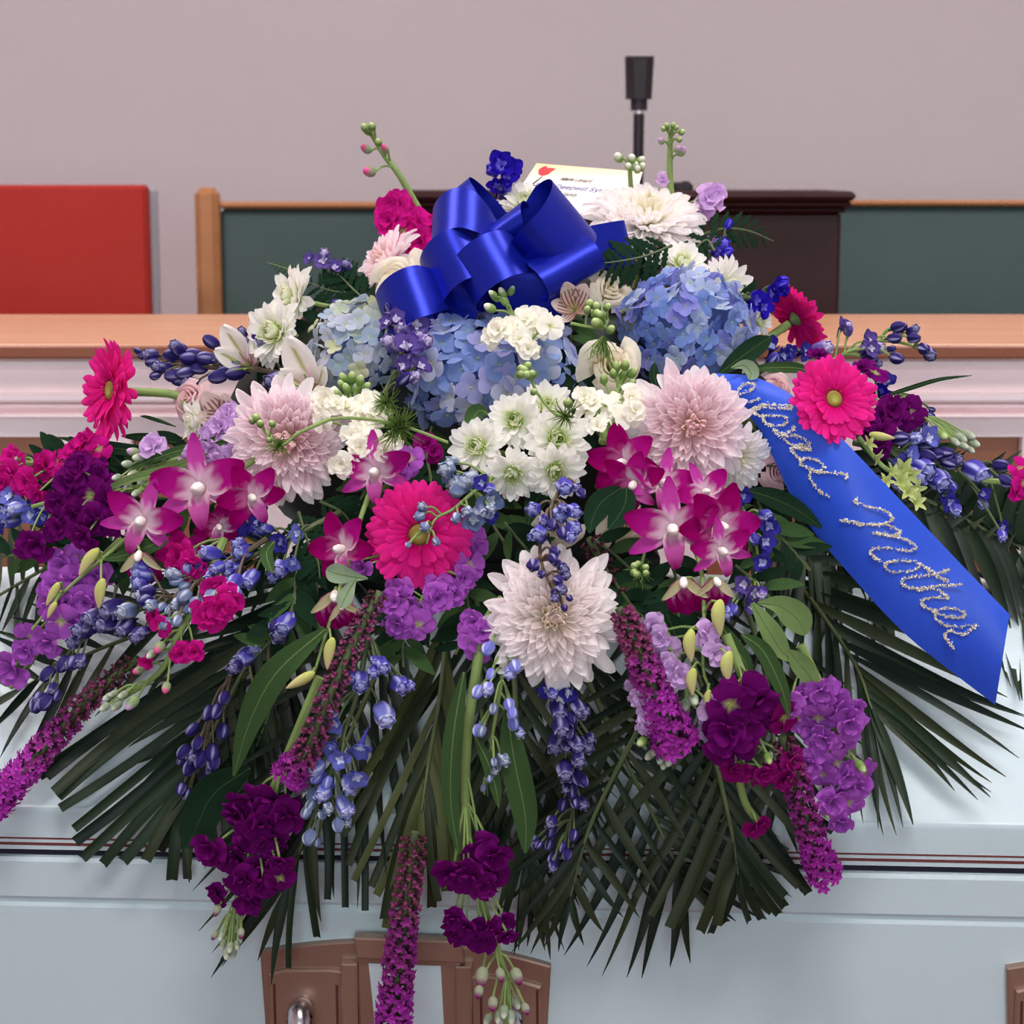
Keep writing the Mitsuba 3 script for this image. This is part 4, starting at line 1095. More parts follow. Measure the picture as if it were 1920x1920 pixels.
spike(STO, 'bare green stock tip with tiny buds rising behind the top chrysanthemum, near the microphone', 'flower', [(1262, 400), (1256, 340), (1256, 285), (1258, 248)], .004, .0025,
      SB('green', [(1250, 237, 9), (1262, 236, 9), (1278, 248, 10), (1244, 242, 8), (1268, 240, 8), (1274, 262, 9)], 9) + SB('lilac', [(1240, 265, 10), (1278, 285, 13), (1270, 280, 11)]) + SF('lavender', [(1242, 336, 16), (1330, 372, 30), (1322, 390, 26), (1345, 365, 22), (1334, 460, 28), (1330, 480, 22)]), off=-.075, seed=17)
spike(STO, 'cluster of round green-white stock buds peeping over the top chrysanthemum beside the card', 'flower', [(1185, 380), (1182, 340), (1180, 305)], .003, .002,
      SB('whitish', [(1160, 296, 15), (1184, 298, 14), (1200, 302, 13), (1190, 312, 14), (1203, 312, 12), (1178, 312, 12), (1195, 318, 12)]), off=-.075, seed=18)
spike(STO, 'dark purple stock at the right, below the gerbera on the ribbon', 'flower', [(1560, 780), (1620, 775), (1680, 760), (1740, 790)], .004, .002,
      SF('purple', [(1640, 700, 32), (1620, 690, 28), (1655, 790, 40), (1672, 770, 38), (1650, 810, 34), (1690, 775, 30), (1705, 775, 34), (1625, 800, 34), (1650, 840, 26), (1590, 700, 26), (1530, 668, 24)]) + SB('grey', [(1800, 820, 14), (1815, 815, 14), (1825, 830, 13), (1805, 835, 12), (1790, 828, 12), (1818, 842, 11)]) + SB('green', [(1695, 750, 14), (1765, 815, 16)]), off=-.02, seed=19)
spike(STO, 'red-violet florets and buds cut off by the right edge over the palm', 'flower', [(1840, 900), (1890, 905), (1950, 915)], .003, .002, SF('magenta', [(1912, 880, 28), (1920, 905, 26), (1908, 922, 22)]), off=0, seed=20)
spike(STO, 'dark red orchid-like petals and violet florets right of the left white stock', 'flower', [(700, 930), (750, 890), (790, 840)], .003, .002, SF('violet', [(755, 870, 36), (740, 880, 32), (770, 860, 30)]) + SF('plum', [(800, 835, 32), (745, 895, 26), (812, 848, 24)]), off=.015, seed=21)

# ---------------------------------------------------------------- liatris
def liat(c, c2, petals, fringe, seed, a0=.9):
    """a small liatris floret: dark calyx, a few narrow petals, a fringe of styles"""
    rng = np.random.RandomState(seed)
    out = []
    v = BALL8[0] * [.34, .34, .46] + [0, 0, .36]
    kz = np.clip((v[:, 2:] - .35) / .45, 0, 1) ** 1.2
    out.append((v, BALL8[1], lin(*c2) * (1 - kz) + lin(*c) * kz))
    for i in range(petals):
        v, f, _ = sheet(.75, .42, lambda t: np.minimum(1, .5 + 1.2 * t) * np.minimum(1, ((1.01 - t) * 3) ** .6), a0=a0 + rng.uniform(-.2, .2), curl=rng.uniform(-1.2, -.4), cup=.4, nu=4, nv=2)
        out.append((xf(rz(i * 6.283 / petals + rng.uniform(-.2, .2)) @ tr(.1, 0, .55), v), f, np.tile(lin(*c) * rng.uniform(.85, 1.15), (len(v), 1))))
    for i in range(fringe):
        v, f, _ = sheet(1, .10, lambda t: 1 - .8 * t, a0=1.2 - .8 * rng.rand(), curl=rng.uniform(-.8, .6), nu=3, nv=1)
        out.append((xf(rz(rng.rand() * 6.28) @ tr(.08, 0, .55) @ scl(.55 + .4 * rng.rand(), .9, .7), v), f, np.tile(lin(*c) * rng.uniform(.9, 1.2), (len(v), 1))))
    return cat(out)


proto('liatris_closed', liat((140, 60, 106), (72, 38, 48), 5, 0, 1, 1.35), 'petal_solid')
proto('liatris_mid', liat((148, 48, 134), (78, 28, 62), 6, 3, 2, 1.1), 'petal_solid')
proto('liatris_open', liat((172, 50, 168), (92, 26, 80), 6, 7, 3, .7), 'petal_solid')
proto('liatris_dark', liat((100, 48, 66), (52, 30, 36), 4, 0, 4, 1.4), 'petal_solid')


def liatris(label, pts, wpx, n, grades, off=.0, seed=0):
    k = thing('liatris', label, 'flower')
    rng = random.Random(seed + 700)
    st = smoothline([PD(x, y, off) for x, y in pts], 60)
    part('stem', k, tube(st[::4], .0035, 7), 'stem_dark', smooth=50)
    br = []
    for i in range(n):
        u = (i + .5) / n
        j = min(58, int(u * 59))
        p = st[j] + (st[j + 1] - st[j]) * (u * 59 - j)
        t = nrm(st[j + 1] - st[j])
        a = nrm(np.cross(t, [.2, 1, .1]))
        b = np.cross(t, a)
        g = i * 2.39996
        d = nrm(a * math.cos(g) + b * math.sin(g) + t * .35)
        w = ms(np.interp(u, [0, .8, 1], [wpx[0], wpx[0] * .3 + wpx[1] * .7, wpx[1] * 1.15]), p[1])
        gi = np.searchsorted(grades, u + rng.uniform(-.06, .06))
        pr = ('dark', 'closed', 'mid', 'open')[min(gi, 3)]
        s = w * (.40, .44, .50, .56)[min(gi, 3)] * rng.uniform(.85, 1.1)
        inst('floret', k, f'proto_liatris_{pr}', frame(p + d * (w * .45), nrm(d + rvec(rng, .2)), s, rng.uniform(0, 6)))
    for i in range(int(n * 1.6)):
        j = rng.randrange(58)
        t = nrm(st[j + 1] - st[j])
        d = nrm(rvec(rng) - t * .2)
        d = nrm(d - t * np.dot(d, t) + t * .6)
        v, f, _ = sheet(ms(30, 1.7), ms(4, 1.7), lambda t_: 1 - .8 * t_, nu=2, nv=1)
        M = frame(st[j], np.cross(d, rvec(rng) + .01), 1)
        z = nrm(np.cross(d, nrm(rvec(rng)) + 1e-3))
        M[:3, 0], M[:3, 1], M[:3, 2] = d, np.cross(z, d), z
        br.append((xf(M, v), f))
    part('bracts', k, cat(br), 'core_dark', label='fine dark bracts', stuff=True)


liatris('purple liatris spike at the left edge, brightest at its lower tip', [(260, 1235), (190, 1290), (120, 1360), (50, 1440), (-10, 1500)], (26, 38), 150, (.22, .45, .72), .02, 1)
liatris('long dusky liatris spike running down from the front gerbera to a bright purple tuft', [(712, 1110), (670, 1190), (620, 1300), (580, 1400), (545, 1452)], (24, 36), 150, (.12, .78, .88), .055, 2)
liatris('purple liatris spike hanging straight down over the casket handle plate', [(778, 1560), (768, 1650), (755, 1750), (745, 1840), (735, 1950)], (30, 40), 165, (.1, .4, .75), .045, 3)
liatris('short thick purple liatris spike right of the lowest chrysanthemum', [(1160, 1140), (1190, 1200), (1220, 1280), (1265, 1390)], (30, 44), 130, (.0, .45, .70), .045, 4)
liatris('purple liatris spike hanging lowest on the right, between dark and violet stock', [(1465, 1380), (1490, 1450), (1515, 1550), (1545, 1640)], (28, 36), 130, (.05, .35, .7), .045, 5)
liatris('dark unopened liatris spike in the shade above the lowest chrysanthemum', [(1105, 1010), (1130, 1060), (1155, 1120)], (26, 30), 46, (.9, 1.2, 1.3), -.005, 6)

# ---------------------------------------------------------------- dendrobium orchids
def orch(white, mid, tip, seed, wide=.55, a0=.15, curl=-.2):
    w, m, t_ = lin(*white), lin(*mid), lin(*tip)

    def colf(t, s):
        k1 = np.clip((t - .2 - .10 * np.sin(s * 11)) / .2, 0, 1)[:, None]
        k2 = np.clip((t - .6) / .4, 0, 1)[:, None]
        c = w * (1 - k1) + m * k1
        c = c * (1 - k2) + t_ * k2
        vein = (np.abs(np.sin(s * 9)) < .3)[:, None] & (t[:, None] < .75)
        return np.where(vein, c * .7 + m * .3, c)
    return sheet(1, wide, lambda t: np.sin(np.pi * np.clip(t * .93 + .05, 0, 1) ** .8) ** .65, colf, a0=a0, curl=curl, cup=.25, nu=9, nv=6, ruf=.03, seed=seed)


proto('orchid_sepal', orch((242, 226, 236), (204, 72, 172), (178, 36, 146), 1, .38))
proto('orchid_petal', orch((240, 224, 232), (178, 22, 132), (150, 6, 100), 2, .66, .2, -.4))
proto('orchid_dark', orch((206, 120, 170), (156, 8, 102), (132, 2, 80), 3, .66, .2, -.3))
proto('orchid_sepal_green', orch((206, 208, 150), (204, 200, 156), (196, 190, 150), 4, .34, .3, -.5))
proto('orchid_lip', orch((244, 234, 226), (200, 90, 168), (150, 8, 104), 5, .50, .9, -1.5))
v, f = lathe([(.0001, 0), (.1, .02), (.13, .2), (.1, .38), (.0001, .44)], 10)
proto('orchid_column', (v, f, np.tile(lin(236, 226, 220), (len(v), 1))), 'petal_solid')


def orchid_floret(k, px, py, off, spx, N, roll, style='open'):
    fk = key('floret', k)
    p = PD(px, py, off)
    B = frame(p, N, ms(spx * 1.1, p[1]), roll)
    if style == 'open':
        lst = [('sepal', 'sepal', 90, 1.0, .0), ('sepal', 'sepal', 205, .95, .0), ('sepal', 'sepal', 335, .95, .0), ('side_petal', 'petal', 160, .95, .12), ('side_petal', 'petal', 22, .95, .12), ('lip', 'lip', 270, .85, .2)]
    elif style == 'dark':
        lst = [('sepal', 'dark', 90, 1.0, .0), ('sepal', 'dark', 205, .95, .0), ('sepal', 'dark', 335, .95, .0), ('side_petal', 'dark', 155, 1.0, .15), ('side_petal', 'petal', 25, 1.0, .15), ('lip', 'lip', 270, .9, .2)]
    else:                                    # hanging, seen from behind: pale green sepals over a dark red hood
        lst = [('sepal', 'sepal_green', 215, .85, .35), ('sepal', 'sepal_green', 325, .85, .35), ('side_petal', 'dark', 250, 1.15, .0), ('side_petal', 'dark', 290, 1.15, .0), ('lip', 'petal', 270, 1.25, -.05)]
    for nm, pr, a, s, el in lst:
        inst(nm, fk, f'proto_orchid_{pr}', B @ rz(math.radians(a)) @ tr(.05, 0, 0) @ ry(-el) @ scl(s, s, s))
    inst('column', fk, 'proto_orchid_column', B @ tr(0, 0, .02))
    return p


def orchid_spray(label, stem, florets, buds, off, seed):
    k = thing('orchid_spray', label, 'flower')
    st = smoothline([PD(x, y, off - .02) for x, y in stem], 16)
    part('stem', k, tube(st, np.linspace(.0026, .0012, 16), 7), 'stem_green', smooth=50)
    rng = random.Random(seed)
    peds = []
    for px, py, s, N, roll, *sty in florets:
        p = orchid_floret(k, px, py, off, s, N, roll, sty[0] if sty else 'open')
        q = st[np.linalg.norm(st - p, axis=1).argmin()]
        peds.append(tube(smoothline([q, (p + q) / 2 + [0, .006, .006], p], 6), .0013, 5))
    for px, py, s, (du, dv) in buds:
        p = PD(px, py, off)
        N = nrm([du, -.25, -dv])
        s_ = ms(s, p[1])
        p0 = p - N * s_ * .9
        inst('bud', k, 'proto_orchid_bud', frame(p0, N, s_, rng.uniform(-.5, .5)), 'yellow-green bud')
        q = st[np.linalg.norm(st - p0, axis=1).argmin()]
        peds.append(tube(smoothline([q, (p0 + q) / 2 + [0, 0, .004], p0 + N * s_ * .15], 6), .0011, 5))
    part('pedicels', k, cat(peds), 'stem_green', smooth=50)


orchid_spray('magenta and white orchid spray on the left with two open flowers and green buds', [(480, 860), (380, 930), (270, 985), (190, 1050), (120, 1110), (60, 1180)],
             [(378, 915, 92, N3(-.15, 1, .1), .15), (268, 975, 76, N3(-.1, 1, .0), -.35), (470, 930, 60, N3(.3, 1, -.1), .5, 'dark'), (262, 1035, 56, N3(-.1, 1, -.5), .1, 'hang')],
             [(166, 1050, 32, (-.6, .9)), (100, 1112, 26, (-.5, .9)), (187, 1110, 30, (-.1, 1)), (97, 1142, 18, (-.4, .8))], .055, 1)
orchid_spray('magenta orchid spray left of the front gerbera, lower flowers hanging with green sepals', [(720, 860), (680, 960), (650, 1060), (620, 1160), (590, 1260)],
             [(706, 885, 70, N3(-.2, 1, .1), .1), (645, 1028, 66, N3(-.6, 1, .1), .5, 'dark'), (628, 1110, 62, N3(.0, 1, -.4), .0, 'hang'), (640, 1130, 44, N3(.1, 1, -.5), .3, 'hang')],
             [(617, 1222, 32, (-.15, 1)), (566, 1275, 32, (-.8, .4))], .06, 2)
orchid_spray('magenta orchid spray under the peach-hearted chrysanthemum, with four green buds hanging below', [(1200, 860), (1260, 950), (1310, 1050), (1320, 1150), (1318, 1250), (1330, 1290)],
             [(1172, 868, 68, N3(-.5, 1, .1), .3, 'dark'), (1190, 905, 60, N3(-.3, 1, -.2), .9, 'dark'), (1243, 908, 62, N3(.1, 1, .3), -.2), (1262, 990, 88, N3(-.1, 1, .0), .1), (1345, 985, 76, N3(.4, 1, .0), -.4, 'dark'), (1320, 925, 56, N3(.2, 1, .3), .4), (1350, 1030, 60, N3(.3, 1, -.1), .2), (1282, 1085, 60, N3(-.1, 1, -.4), .1, 'hang'), (1342, 1085, 52, N3(.2, 1, -.4), -.1, 'hang')],
             [(1346, 1155, 36, (.05, 1)), (1292, 1208, 32, (.05, 1)), (1362, 1248, 32, (.0, 1)), (1296, 1276, 27, (.0, 1)), (1326, 1308, 18, (-.1, 1))], .05, 3)
orchid_spray('small pink orchid spray under the left pair, partly covered by blue buds', [(420, 960), (370, 1010), (340, 1060)], [(350, 1040, 52, N3(-.1, 1, -.1), .4, 'dark'), (410, 985, 46, N3(.2, 1, -.2), -.2, 'dark')], [], .015, 4)

# ---------------------------------------------------------------- lily-like petals
proto('lily_petal', sheet(1, .5, lambda t: np.sin(np.pi * np.clip(t * .9 + .08, 0, 1) ** 1.25) ** .7, lambda t, s: np.where(((np.abs(s) < .16) & (t > .35) & (t < .85))[:, None], lin(176, 172, 96), grad([(0, (178, 66, 120)), (.22, (214, 150, 178)), (.42, (240, 232, 226)), (1, (244, 240, 232))])(t)), a0=.1, curl=.35, cup=.35, nu=10, nv=8, ruf=.05, seed=3))
proto('alstro_petal', sheet(1, .55, lambda t: np.sin(np.pi * np.clip(t * .9 + .08, 0, 1) ** 1.2) ** .6, lambda t, s: np.where(((np.abs(np.sin(s * 7)) < .28) & (t > .25) & (t < .75))[:, None], lin(120, 50, 60), grad([(0, (206, 150, 130)), (.5, (226, 202, 188)), (1, (232, 214, 206))])(t)), a0=.15, curl=.3, cup=.3, nu=12, nv=14, seed=5))


def lily(label, px, py, off, spx, N, petals, pr='lily_petal', seed=0):
    k = thing('lily', label, 'flower')
    p = PD(px, py, off)
    B = frame(p, N, ms(spx, p[1]))
    for a, s, el in petals:
        inst('petal', k, f'proto_{pr}', B @ rz(math.radians(a)) @ ry(-el) @ scl(s, s, s))
    st = []
    for i in range(5):
        a = i * 1.2566 + .4
        st.append(tube(smoothline([[0, 0, 0], [.1 * math.cos(a), .1 * math.sin(a), .3], [.2 * math.cos(a), .2 * math.sin(a), .55]], 6), .015, 5))
    v, f = cat(st)
    k2 = part('stamens', k, (xf(B, v), f), 'bud_green', smooth=50)
    stem_to(k, p, N, .0025)


lily('white lily with rosy base and yellow-green stripe, left of the pale hydrangea', 590, 735, .02, 122, N3(-.2, 1, .25), [(112, 1, .35), (150, .7, .5), (55, .6, .5), (200, .6, .3)])
lily('white lily behind the navy delphinium spike on the left', 470, 690, -.05, 96, N3(-.3, .9, .3), [(122, 1, .3), (158, .8, .4), (70, .6, .3)])
lily('beige alstroemeria with dark stripes, left of the large pale pink chrysanthemum', 430, 790, -.01, 80, N3(-.3, 1, .1), [(120, 1, .35), (75, .9, .4), (170, .8, .4), (230, .7, .2)], 'alstro_petal')
lily('white and lilac alstroemeria petals right of the bow, beside the cream white rose', 1078, 582, .055, 66, N3(-.1, 1, .3), [(110, 1, .5), (60, 1, .5), (170, .8, .3), (0, .7, .3), (230, .6, .2)], 'alstro_petal')

# ---------------------------------------------------------------- palm fronds
def blade(A, Bp, ya, yb, w, sag, blunt, rng, tiltr=.5, nseg=8):
    """one palm leaflet between two pixels: a folded strip, real width and thickness of fold"""
    t = np.linspace(0, 1, nseg + 1)
    A, Bp = np.array(A, float), np.array(Bp, float)
    perp = np.array([-(Bp - A)[1], (Bp - A)[0]])
    bow = rng.uniform(-.035, .035)
    pts = []
    for x in t:
        q = A + (Bp - A) * x + perp * bow * 4 * x * (1 - x)
        pts.append(P(q[0], q[1], ya + (yb - ya) * x - sag * 4 * x * (1 - x)))
    pts = np.array(pts)
    tg = np.gradient(pts, axis=0)
    tg /= np.linalg.norm(tg, axis=1, keepdims=True)
    face = nrm([rng.uniform(-tiltr, tiltr), -1, .25 + rng.uniform(-tiltr, tiltr)])
    sd = np.cross(tg, face)
    sd /= np.linalg.norm(sd, axis=1, keepdims=True)
    nn = np.cross(sd, tg)
    prof = np.minimum(1, .45 + t * 2.2)
    prof = prof * (np.minimum(1, ((1.0 - t) * 1.8 + .02) ** .8) if not blunt else 1 - .15 * t)
    h = (w / 2 * prof)[:, None]
    v = np.stack([pts - sd * h, pts - nn * h * .45, pts + sd * h], 1).reshape(-1, 3)
    return v, gridf(nseg, 2)


def frond(label, rachis, sides, wpx=15, off=.03, mat='palm_a', tipoff=None, seed=0, sag=.006):
    k = thing('palm_frond', label, 'palm leaf')
    rng = random.Random(seed + 20)
    S = lambda x, y: lid_depth(x, y)
    rp = smoothline([(x, y) for x, y in rachis], 24)
    yr = np.array([S(*q) - off for q in rp])
    yr = np.convolve(np.pad(yr, 2, mode='edge'), np.ones(5) / 5, 'valid')
    pts = np.array([P(q[0], q[1], y) for q, y in zip(rp, yr)])
    part('rachis', k, tube(pts, np.linspace(.0032, .0011, 24), 6), 'stem_dark', smooth=50)
    for tips, n, t0, t1, blunt in sides:
        n = int(n * 1.05)
        tp = smoothline(tips, 40)
        for i in range(n):
            u = (i + rng.uniform(-.18, .18)) / max(1, n - 1)
            u = min(1, max(0, u))
            r = t0 + (t1 - t0) * u
            a = rp[0] + 0
            x = r * 23
            j = min(22, int(x))
            a = rp[j] + (rp[j + 1] - rp[j]) * (x - j)
            ya = yr[j] + (yr[j + 1] - yr[j]) * (x - j)
            b = tp[min(39, int(u * 39))] + [rng.uniform(-9, 9), rng.uniform(-9, 9)]
            yb = S(*b) - (off if tipoff is None else tipoff) * rng.uniform(.6, 1.25)
            m = (mat if isinstance(mat, str) else mat[rng.randrange(len(mat))])
            bl = blunt if isinstance(blunt, bool) else rng.random() < blunt
            part('leaflet', k, blade(a, b, ya, yb, ms(wpx * rng.uniform(.8, 1.15), ya), sag, bl, rng), m, smooth=True)


DK = ('palm_a', 'palm_b', 'palm_c')
frond('palm frond fanning to the lower left with trimmed square leaflet ends', [(590, 1080), (480, 1220), (390, 1390), (345, 1500)],
      [([(70, 1450), (92, 1478), (105, 1510), (130, 1545), (138, 1590), (190, 1618), (250, 1620), (300, 1600)], 12, .12, 1, True), ([(640, 1330), (520, 1500), (430, 1600), (370, 1640), (330, 1660)], 12, .1, 1, .5)], 25, .03, DK, seed=1)
frond('palm frond reaching to the left edge below the violet stock', [(560, 1040), (360, 1150), (180, 1220), (40, 1290)],
      [([(300, 1080), (120, 1110), (0, 1170), (-60, 1240)], 11, .1, 1, False), ([(420, 1330), (250, 1330), (90, 1390), (75, 1470), (0, 1420), (-50, 1340)], 12, .1, 1, False)], 20, .03, DK, seed=2)
frond('palm frond at the far left with light showing between its leaflets', [(330, 930), (180, 1010), (60, 1080), (-60, 1150)],
      [([(240, 890), (80, 930), (-40, 1010)], 14, .05, 1, False), ([(240, 1130), (110, 1180), (0, 1190), (-70, 1230)], 12, .1, 1, False), ([(60, 1240), (-20, 1340)], 3, .6, .9, False)], 16, .03, DK, seed=3)
frond('palm frond hanging down left of the middle with narrow tips over the casket seam', [(770, 1100), (690, 1300), (600, 1500), (530, 1680)],
      [([(480, 1290), (400, 1480), (360, 1690), (400, 1800), (440, 1790), (380, 1840)], 13, .1, .95, False), ([(790, 1480), (760, 1600), (690, 1700), (650, 1700), (610, 1685), (600, 1735), (515, 1840), (490, 1800)], 14, .1, 1, .6)], 18, .035, DK, seed=4)
frond('olive green palm frond hanging straight down, just left of the middle', [(845, 1090), (828, 1280), (805, 1420), (790, 1520)],
      [([(640, 1500), (650, 1640), (700, 1670), (730, 1740), (762, 1690)], 10, .1, 1, True), ([(880, 1560), (865, 1640), (845, 1660), (830, 1675), (812, 1690), (785, 1700)], 11, .15, 1, True)], 21, .055, ('palm_olive', 'palm_olive', 'palm_c'), seed=5)
frond('dark palm frond hanging in the middle, below the lowest chrysanthemum', [(960, 1180), (970, 1380), (985, 1530), (1000, 1650)],
      [([(800, 1480), (850, 1620), (905, 1700), (955, 1780), (985, 1770)], 11, .1, 1, False), ([(1150, 1490), (1120, 1640), (1085, 1700), (1040, 1790), (1010, 1770)], 11, .1, 1, False)], 19, .03, DK, seed=6)
frond('palm frond right of the middle whose crossed leaflets make a lattice', [(1060, 1180), (1150, 1380), (1230, 1540), (1280, 1650)],
      [([(960, 1560), (990, 1690), (1065, 1790), (1170, 1840), (1300, 1800)], 13, .1, 1, False), ([(1390, 1440), (1460, 1580), (1500, 1660), (1440, 1720), (1350, 1740)], 13, .1, 1, .4)], 21, .03, DK, seed=7)
frond('palm frond with its leaflets sloping down left across the lattice', [(1290, 1180), (1200, 1360), (1110, 1540), (1070, 1680)],
      [([(1060, 1340), (960, 1520), (930, 1640), (960, 1780), (1040, 1780)], 14, .1, 1, False), ([(1390, 1420), (1330, 1560), (1250, 1690), (1190, 1720), (1100, 1780)], 12, .1, 1, False)], 18, .045, DK, seed=8)
frond('arrow-shaped palm frond tip at the lower right with trimmed square ends', [(1320, 1340), (1345, 1440), (1372, 1560), (1384, 1640)],
      [([(1140, 1560), (1195, 1680), (1240, 1730), (1290, 1735), (1335, 1745), (1355, 1730)], 10, .05, 1, True), ([(1560, 1560), (1522, 1668), (1500, 1670), (1470, 1700), (1445, 1730), (1400, 1725)], 10, .05, 1, True)], 21, .05, DK, seed=9)
frond('large palm frond on the right, its long tips over the white lid under the ribbon', [(1420, 1000), (1510, 1110), (1600, 1240), (1635, 1330)],
      [([(1660, 1040), (1760, 1130), (1840, 1240), (1915, 1330), (1930, 1365), (1895, 1432), (1850, 1480), (1858, 1500), (1780, 1480)], 16, .08, 1, False), ([(1400, 1280), (1470, 1440), (1560, 1540), (1610, 1550), (1655, 1560), (1700, 1560), (1705, 1540)], 14, .15, 1, False)], 21, .035, DK, seed=10)
frond('palm frond spreading to the right edge above the ribbon end', [(1480, 900), (1640, 950), (1800, 965), (1960, 960)],
      [([(1640, 880), (1790, 870), (1930, 850), (1990, 890)], 15, .05, 1, False), ([(1640, 1030), (1780, 1050), (1920, 1040), (1990, 1010)], 16, .05, 1, False)], 28, .0, DK, seed=11)
frond('palm frond at the right edge behind the ribbon, tips pointing down right', [(1560, 960), (1720, 1020), (1860, 1090), (1980, 1170)],
      [([(1740, 940), (1880, 980), (1990, 1060)], 9, .1, 1, False), ([(1700, 1150), (1800, 1240), (1900, 1290), (1930, 1310), (1970, 1260)], 12, .1, 1, False)], 21, .015, DK, seed=12)
frond('palm frond low on the right under the violet stock, lying on the lid', [(1380, 1080), (1430, 1240), (1450, 1380), (1455, 1480)],
      [([(1250, 1330), (1290, 1470), (1330, 1580), (1410, 1640)], 10, .1, 1, False), ([(1600, 1300), (1620, 1440), (1560, 1540), (1500, 1610)], 10, .1, 1, False)], 19, .022, DK, seed=13)
frond('dark palm frond lying under the blue delphiniums left of the middle', [(700, 1000), (610, 1130), (540, 1260), (480, 1400)],
      [([(430, 1110), (360, 1260), (330, 1420), (400, 1530)], 12, .1, 1, False), ([(790, 1250), (720, 1400), (620, 1530), (500, 1570)], 12, .1, 1, False)], 22, .02, DK, seed=14)

frond('dense dark palm frond in the shade between the right orchids and the lettered ribbon', [(1370, 880), (1470, 950), (1560, 1040), (1650, 1130)],
      [([(1480, 880), (1620, 970), (1760, 1110), (1700, 1180)], 19, .03, 1, False), ([(1370, 1060), (1440, 1150), (1530, 1200), (1600, 1240), (1680, 1200)], 20, .03, 1, False)], 29, .01, ('palm_a', 'palm_b'), seed=15)
frond('dense palm frond at the right edge under the blue delphinium', [(1560, 860), (1700, 920), (1840, 990), (1990, 1060)],
      [([(1700, 850), (1850, 860), (1990, 920)], 17, .03, 1, False), ([(1640, 1050), (1800, 1130), (1930, 1180), (1990, 1130)], 19, .03, 1, False)], 29, .005, ('palm_a', 'palm_b'), seed=16)
frond('dark palm frond directly behind the lowest chrysanthemum', [(1030, 1080), (1040, 1230), (1060, 1380), (1075, 1480)],
      [([(900, 1320), (930, 1480), (1010, 1590), (1060, 1600)], 12, .1, 1, False), ([(1220, 1330), (1200, 1480), (1130, 1590), (1085, 1600)], 12, .1, 1, False)], 22, .02, ('palm_a', 'palm_b'), seed=17)
frond('dark palm frond lying below the magenta stock on the left', [(620, 1050), (520, 1180), (440, 1300), (400, 1400)],
      [([(380, 1120), (280, 1280), (240, 1420), (320, 1540)], 12, .05, 1, False), ([(640, 1300), (560, 1440), (460, 1530), (390, 1560)], 12, .1, 1, False)], 23, .02, ('palm_a', 'palm_b'), seed=18)
frond('dark palm frond between the olive one and the lowest chrysanthemum', [(890, 1060), (900, 1230), (905, 1380), (915, 1500)],
      [([(760, 1320), (790, 1480), (860, 1610), (900, 1640)], 11, .1, 1, False), ([(1020, 1360), (1000, 1500), (960, 1610), (925, 1640)], 11, .1, 1, False)], 22, .02, ('palm_a', 'palm_b'), seed=19)
frond('dark palm frond in the shade below the right orchids', [(1200, 1030), (1270, 1170), (1320, 1300), (1350, 1420)],
      [([(1110, 1230), (1150, 1390), (1250, 1520), (1330, 1560)], 11, .1, 1, False), ([(1420, 1180), (1470, 1330), (1460, 1470), (1390, 1560)], 12, .1, 1, False)], 22, .018, ('palm_a', 'palm_b'), seed=20)


# ---------------------------------------------------------------- broad leaves
def leaf(label, pts, wpx, mat, off=.03, seed=0, name='leaf', tilt=.0, cat_='leaf', group=None, shape='lance'):
    k = thing(name, label, cat_, group)
    c = smoothline([PD(x, y, off) for x, y in pts], 13)
    rng = random.Random(seed)
    t = np.linspace(0, 1, 13)
    tg = np.gradient(c, axis=0)
    tg /= np.linalg.norm(tg, axis=1, keepdims=True)
    face = nrm([tilt, -1, .35])
    sd = np.cross(tg, face)
    sd /= np.linalg.norm(sd, axis=1, keepdims=True)
    nn = np.cross(sd, tg)
    w = ms(wpx, c[6][1]) / 2
    pr = (np.sin(np.pi * (t * .96 + .02) ** .85) ** .8 if shape == 'lance' else np.sin(np.pi * (t * .93 + .05) ** 1.5) ** .75)
    h = (w * np.maximum(pr, .03))[:, None]
    wav = (np.sin(t * 9 + seed) * .15)[:, None]
    rows = [c - sd * h + nn * h * (.30 + wav), c - sd * h * .5 + nn * h * .10, c, c + sd * h * .5 + nn * h * .10, c + sd * h + nn * h * (.30 - wav)]
    part('blade', k, (np.stack(rows, 1).reshape(-1, 3), gridf(12, 4)), mat, smooth=True)
    part('midrib', k, tube(c + nn * .0002, np.linspace(.0007, .0003, 13), 5), 'leaf_light' if mat != 'leaf_dark' else 'leaf_mid', smooth=50)


leaf('long green leaf with a pale midrib hanging left of the long liatris', [(610, 1180), (520, 1260), (470, 1350), (438, 1455)], 58, 'leaf_mid', .05, 1)
leaf('dark drooping leaf behind the deep purple stock on the left', [(470, 1440), (400, 1490), (365, 1560), (350, 1590)], 78, 'leaf_dark', .02, 2)
leaf('broad dark green leaf hanging low in the middle, pointed at the casket seam', [(950, 1330), (965, 1430), (985, 1530), (985, 1600)], 56, 'leaf_mid', .05, 3)
leaf('narrow mid-green leaf beside the middle stock stem', [(870, 1260), (850, 1380), (845, 1500), (860, 1600)], 40, 'leaf_mid', .055, 4)
leaf('small olive leaf curling right of the middle stock stem', [(890, 1380), (915, 1430), (930, 1480), (935, 1515)], 26, 'leaf_mid', .055, 5)
leaf('dark pointed leaf, left one of the pair below the front daisies', [(1165, 915), (1130, 940), (1112, 970), (1105, 1000)], 48, 'leaf_dark', .05, 6)
leaf('dark pointed leaf, right one of the pair below the front daisies', [(1175, 915), (1172, 945), (1155, 975), (1140, 992)], 44, 'leaf_dark', .055, 7)
leaf('dark leaf under the lowest of the front daisies', [(1050, 900), (1020, 920), (1000, 950), (990, 985)], 44, 'leaf_dark', .03, 8)
leaf('light green rounded leaf right of the violet delphinium', [(1420, 1130), (1460, 1135), (1495, 1160), (1510, 1190)], 56, 'leaf_light', .03, 9, shape='round')
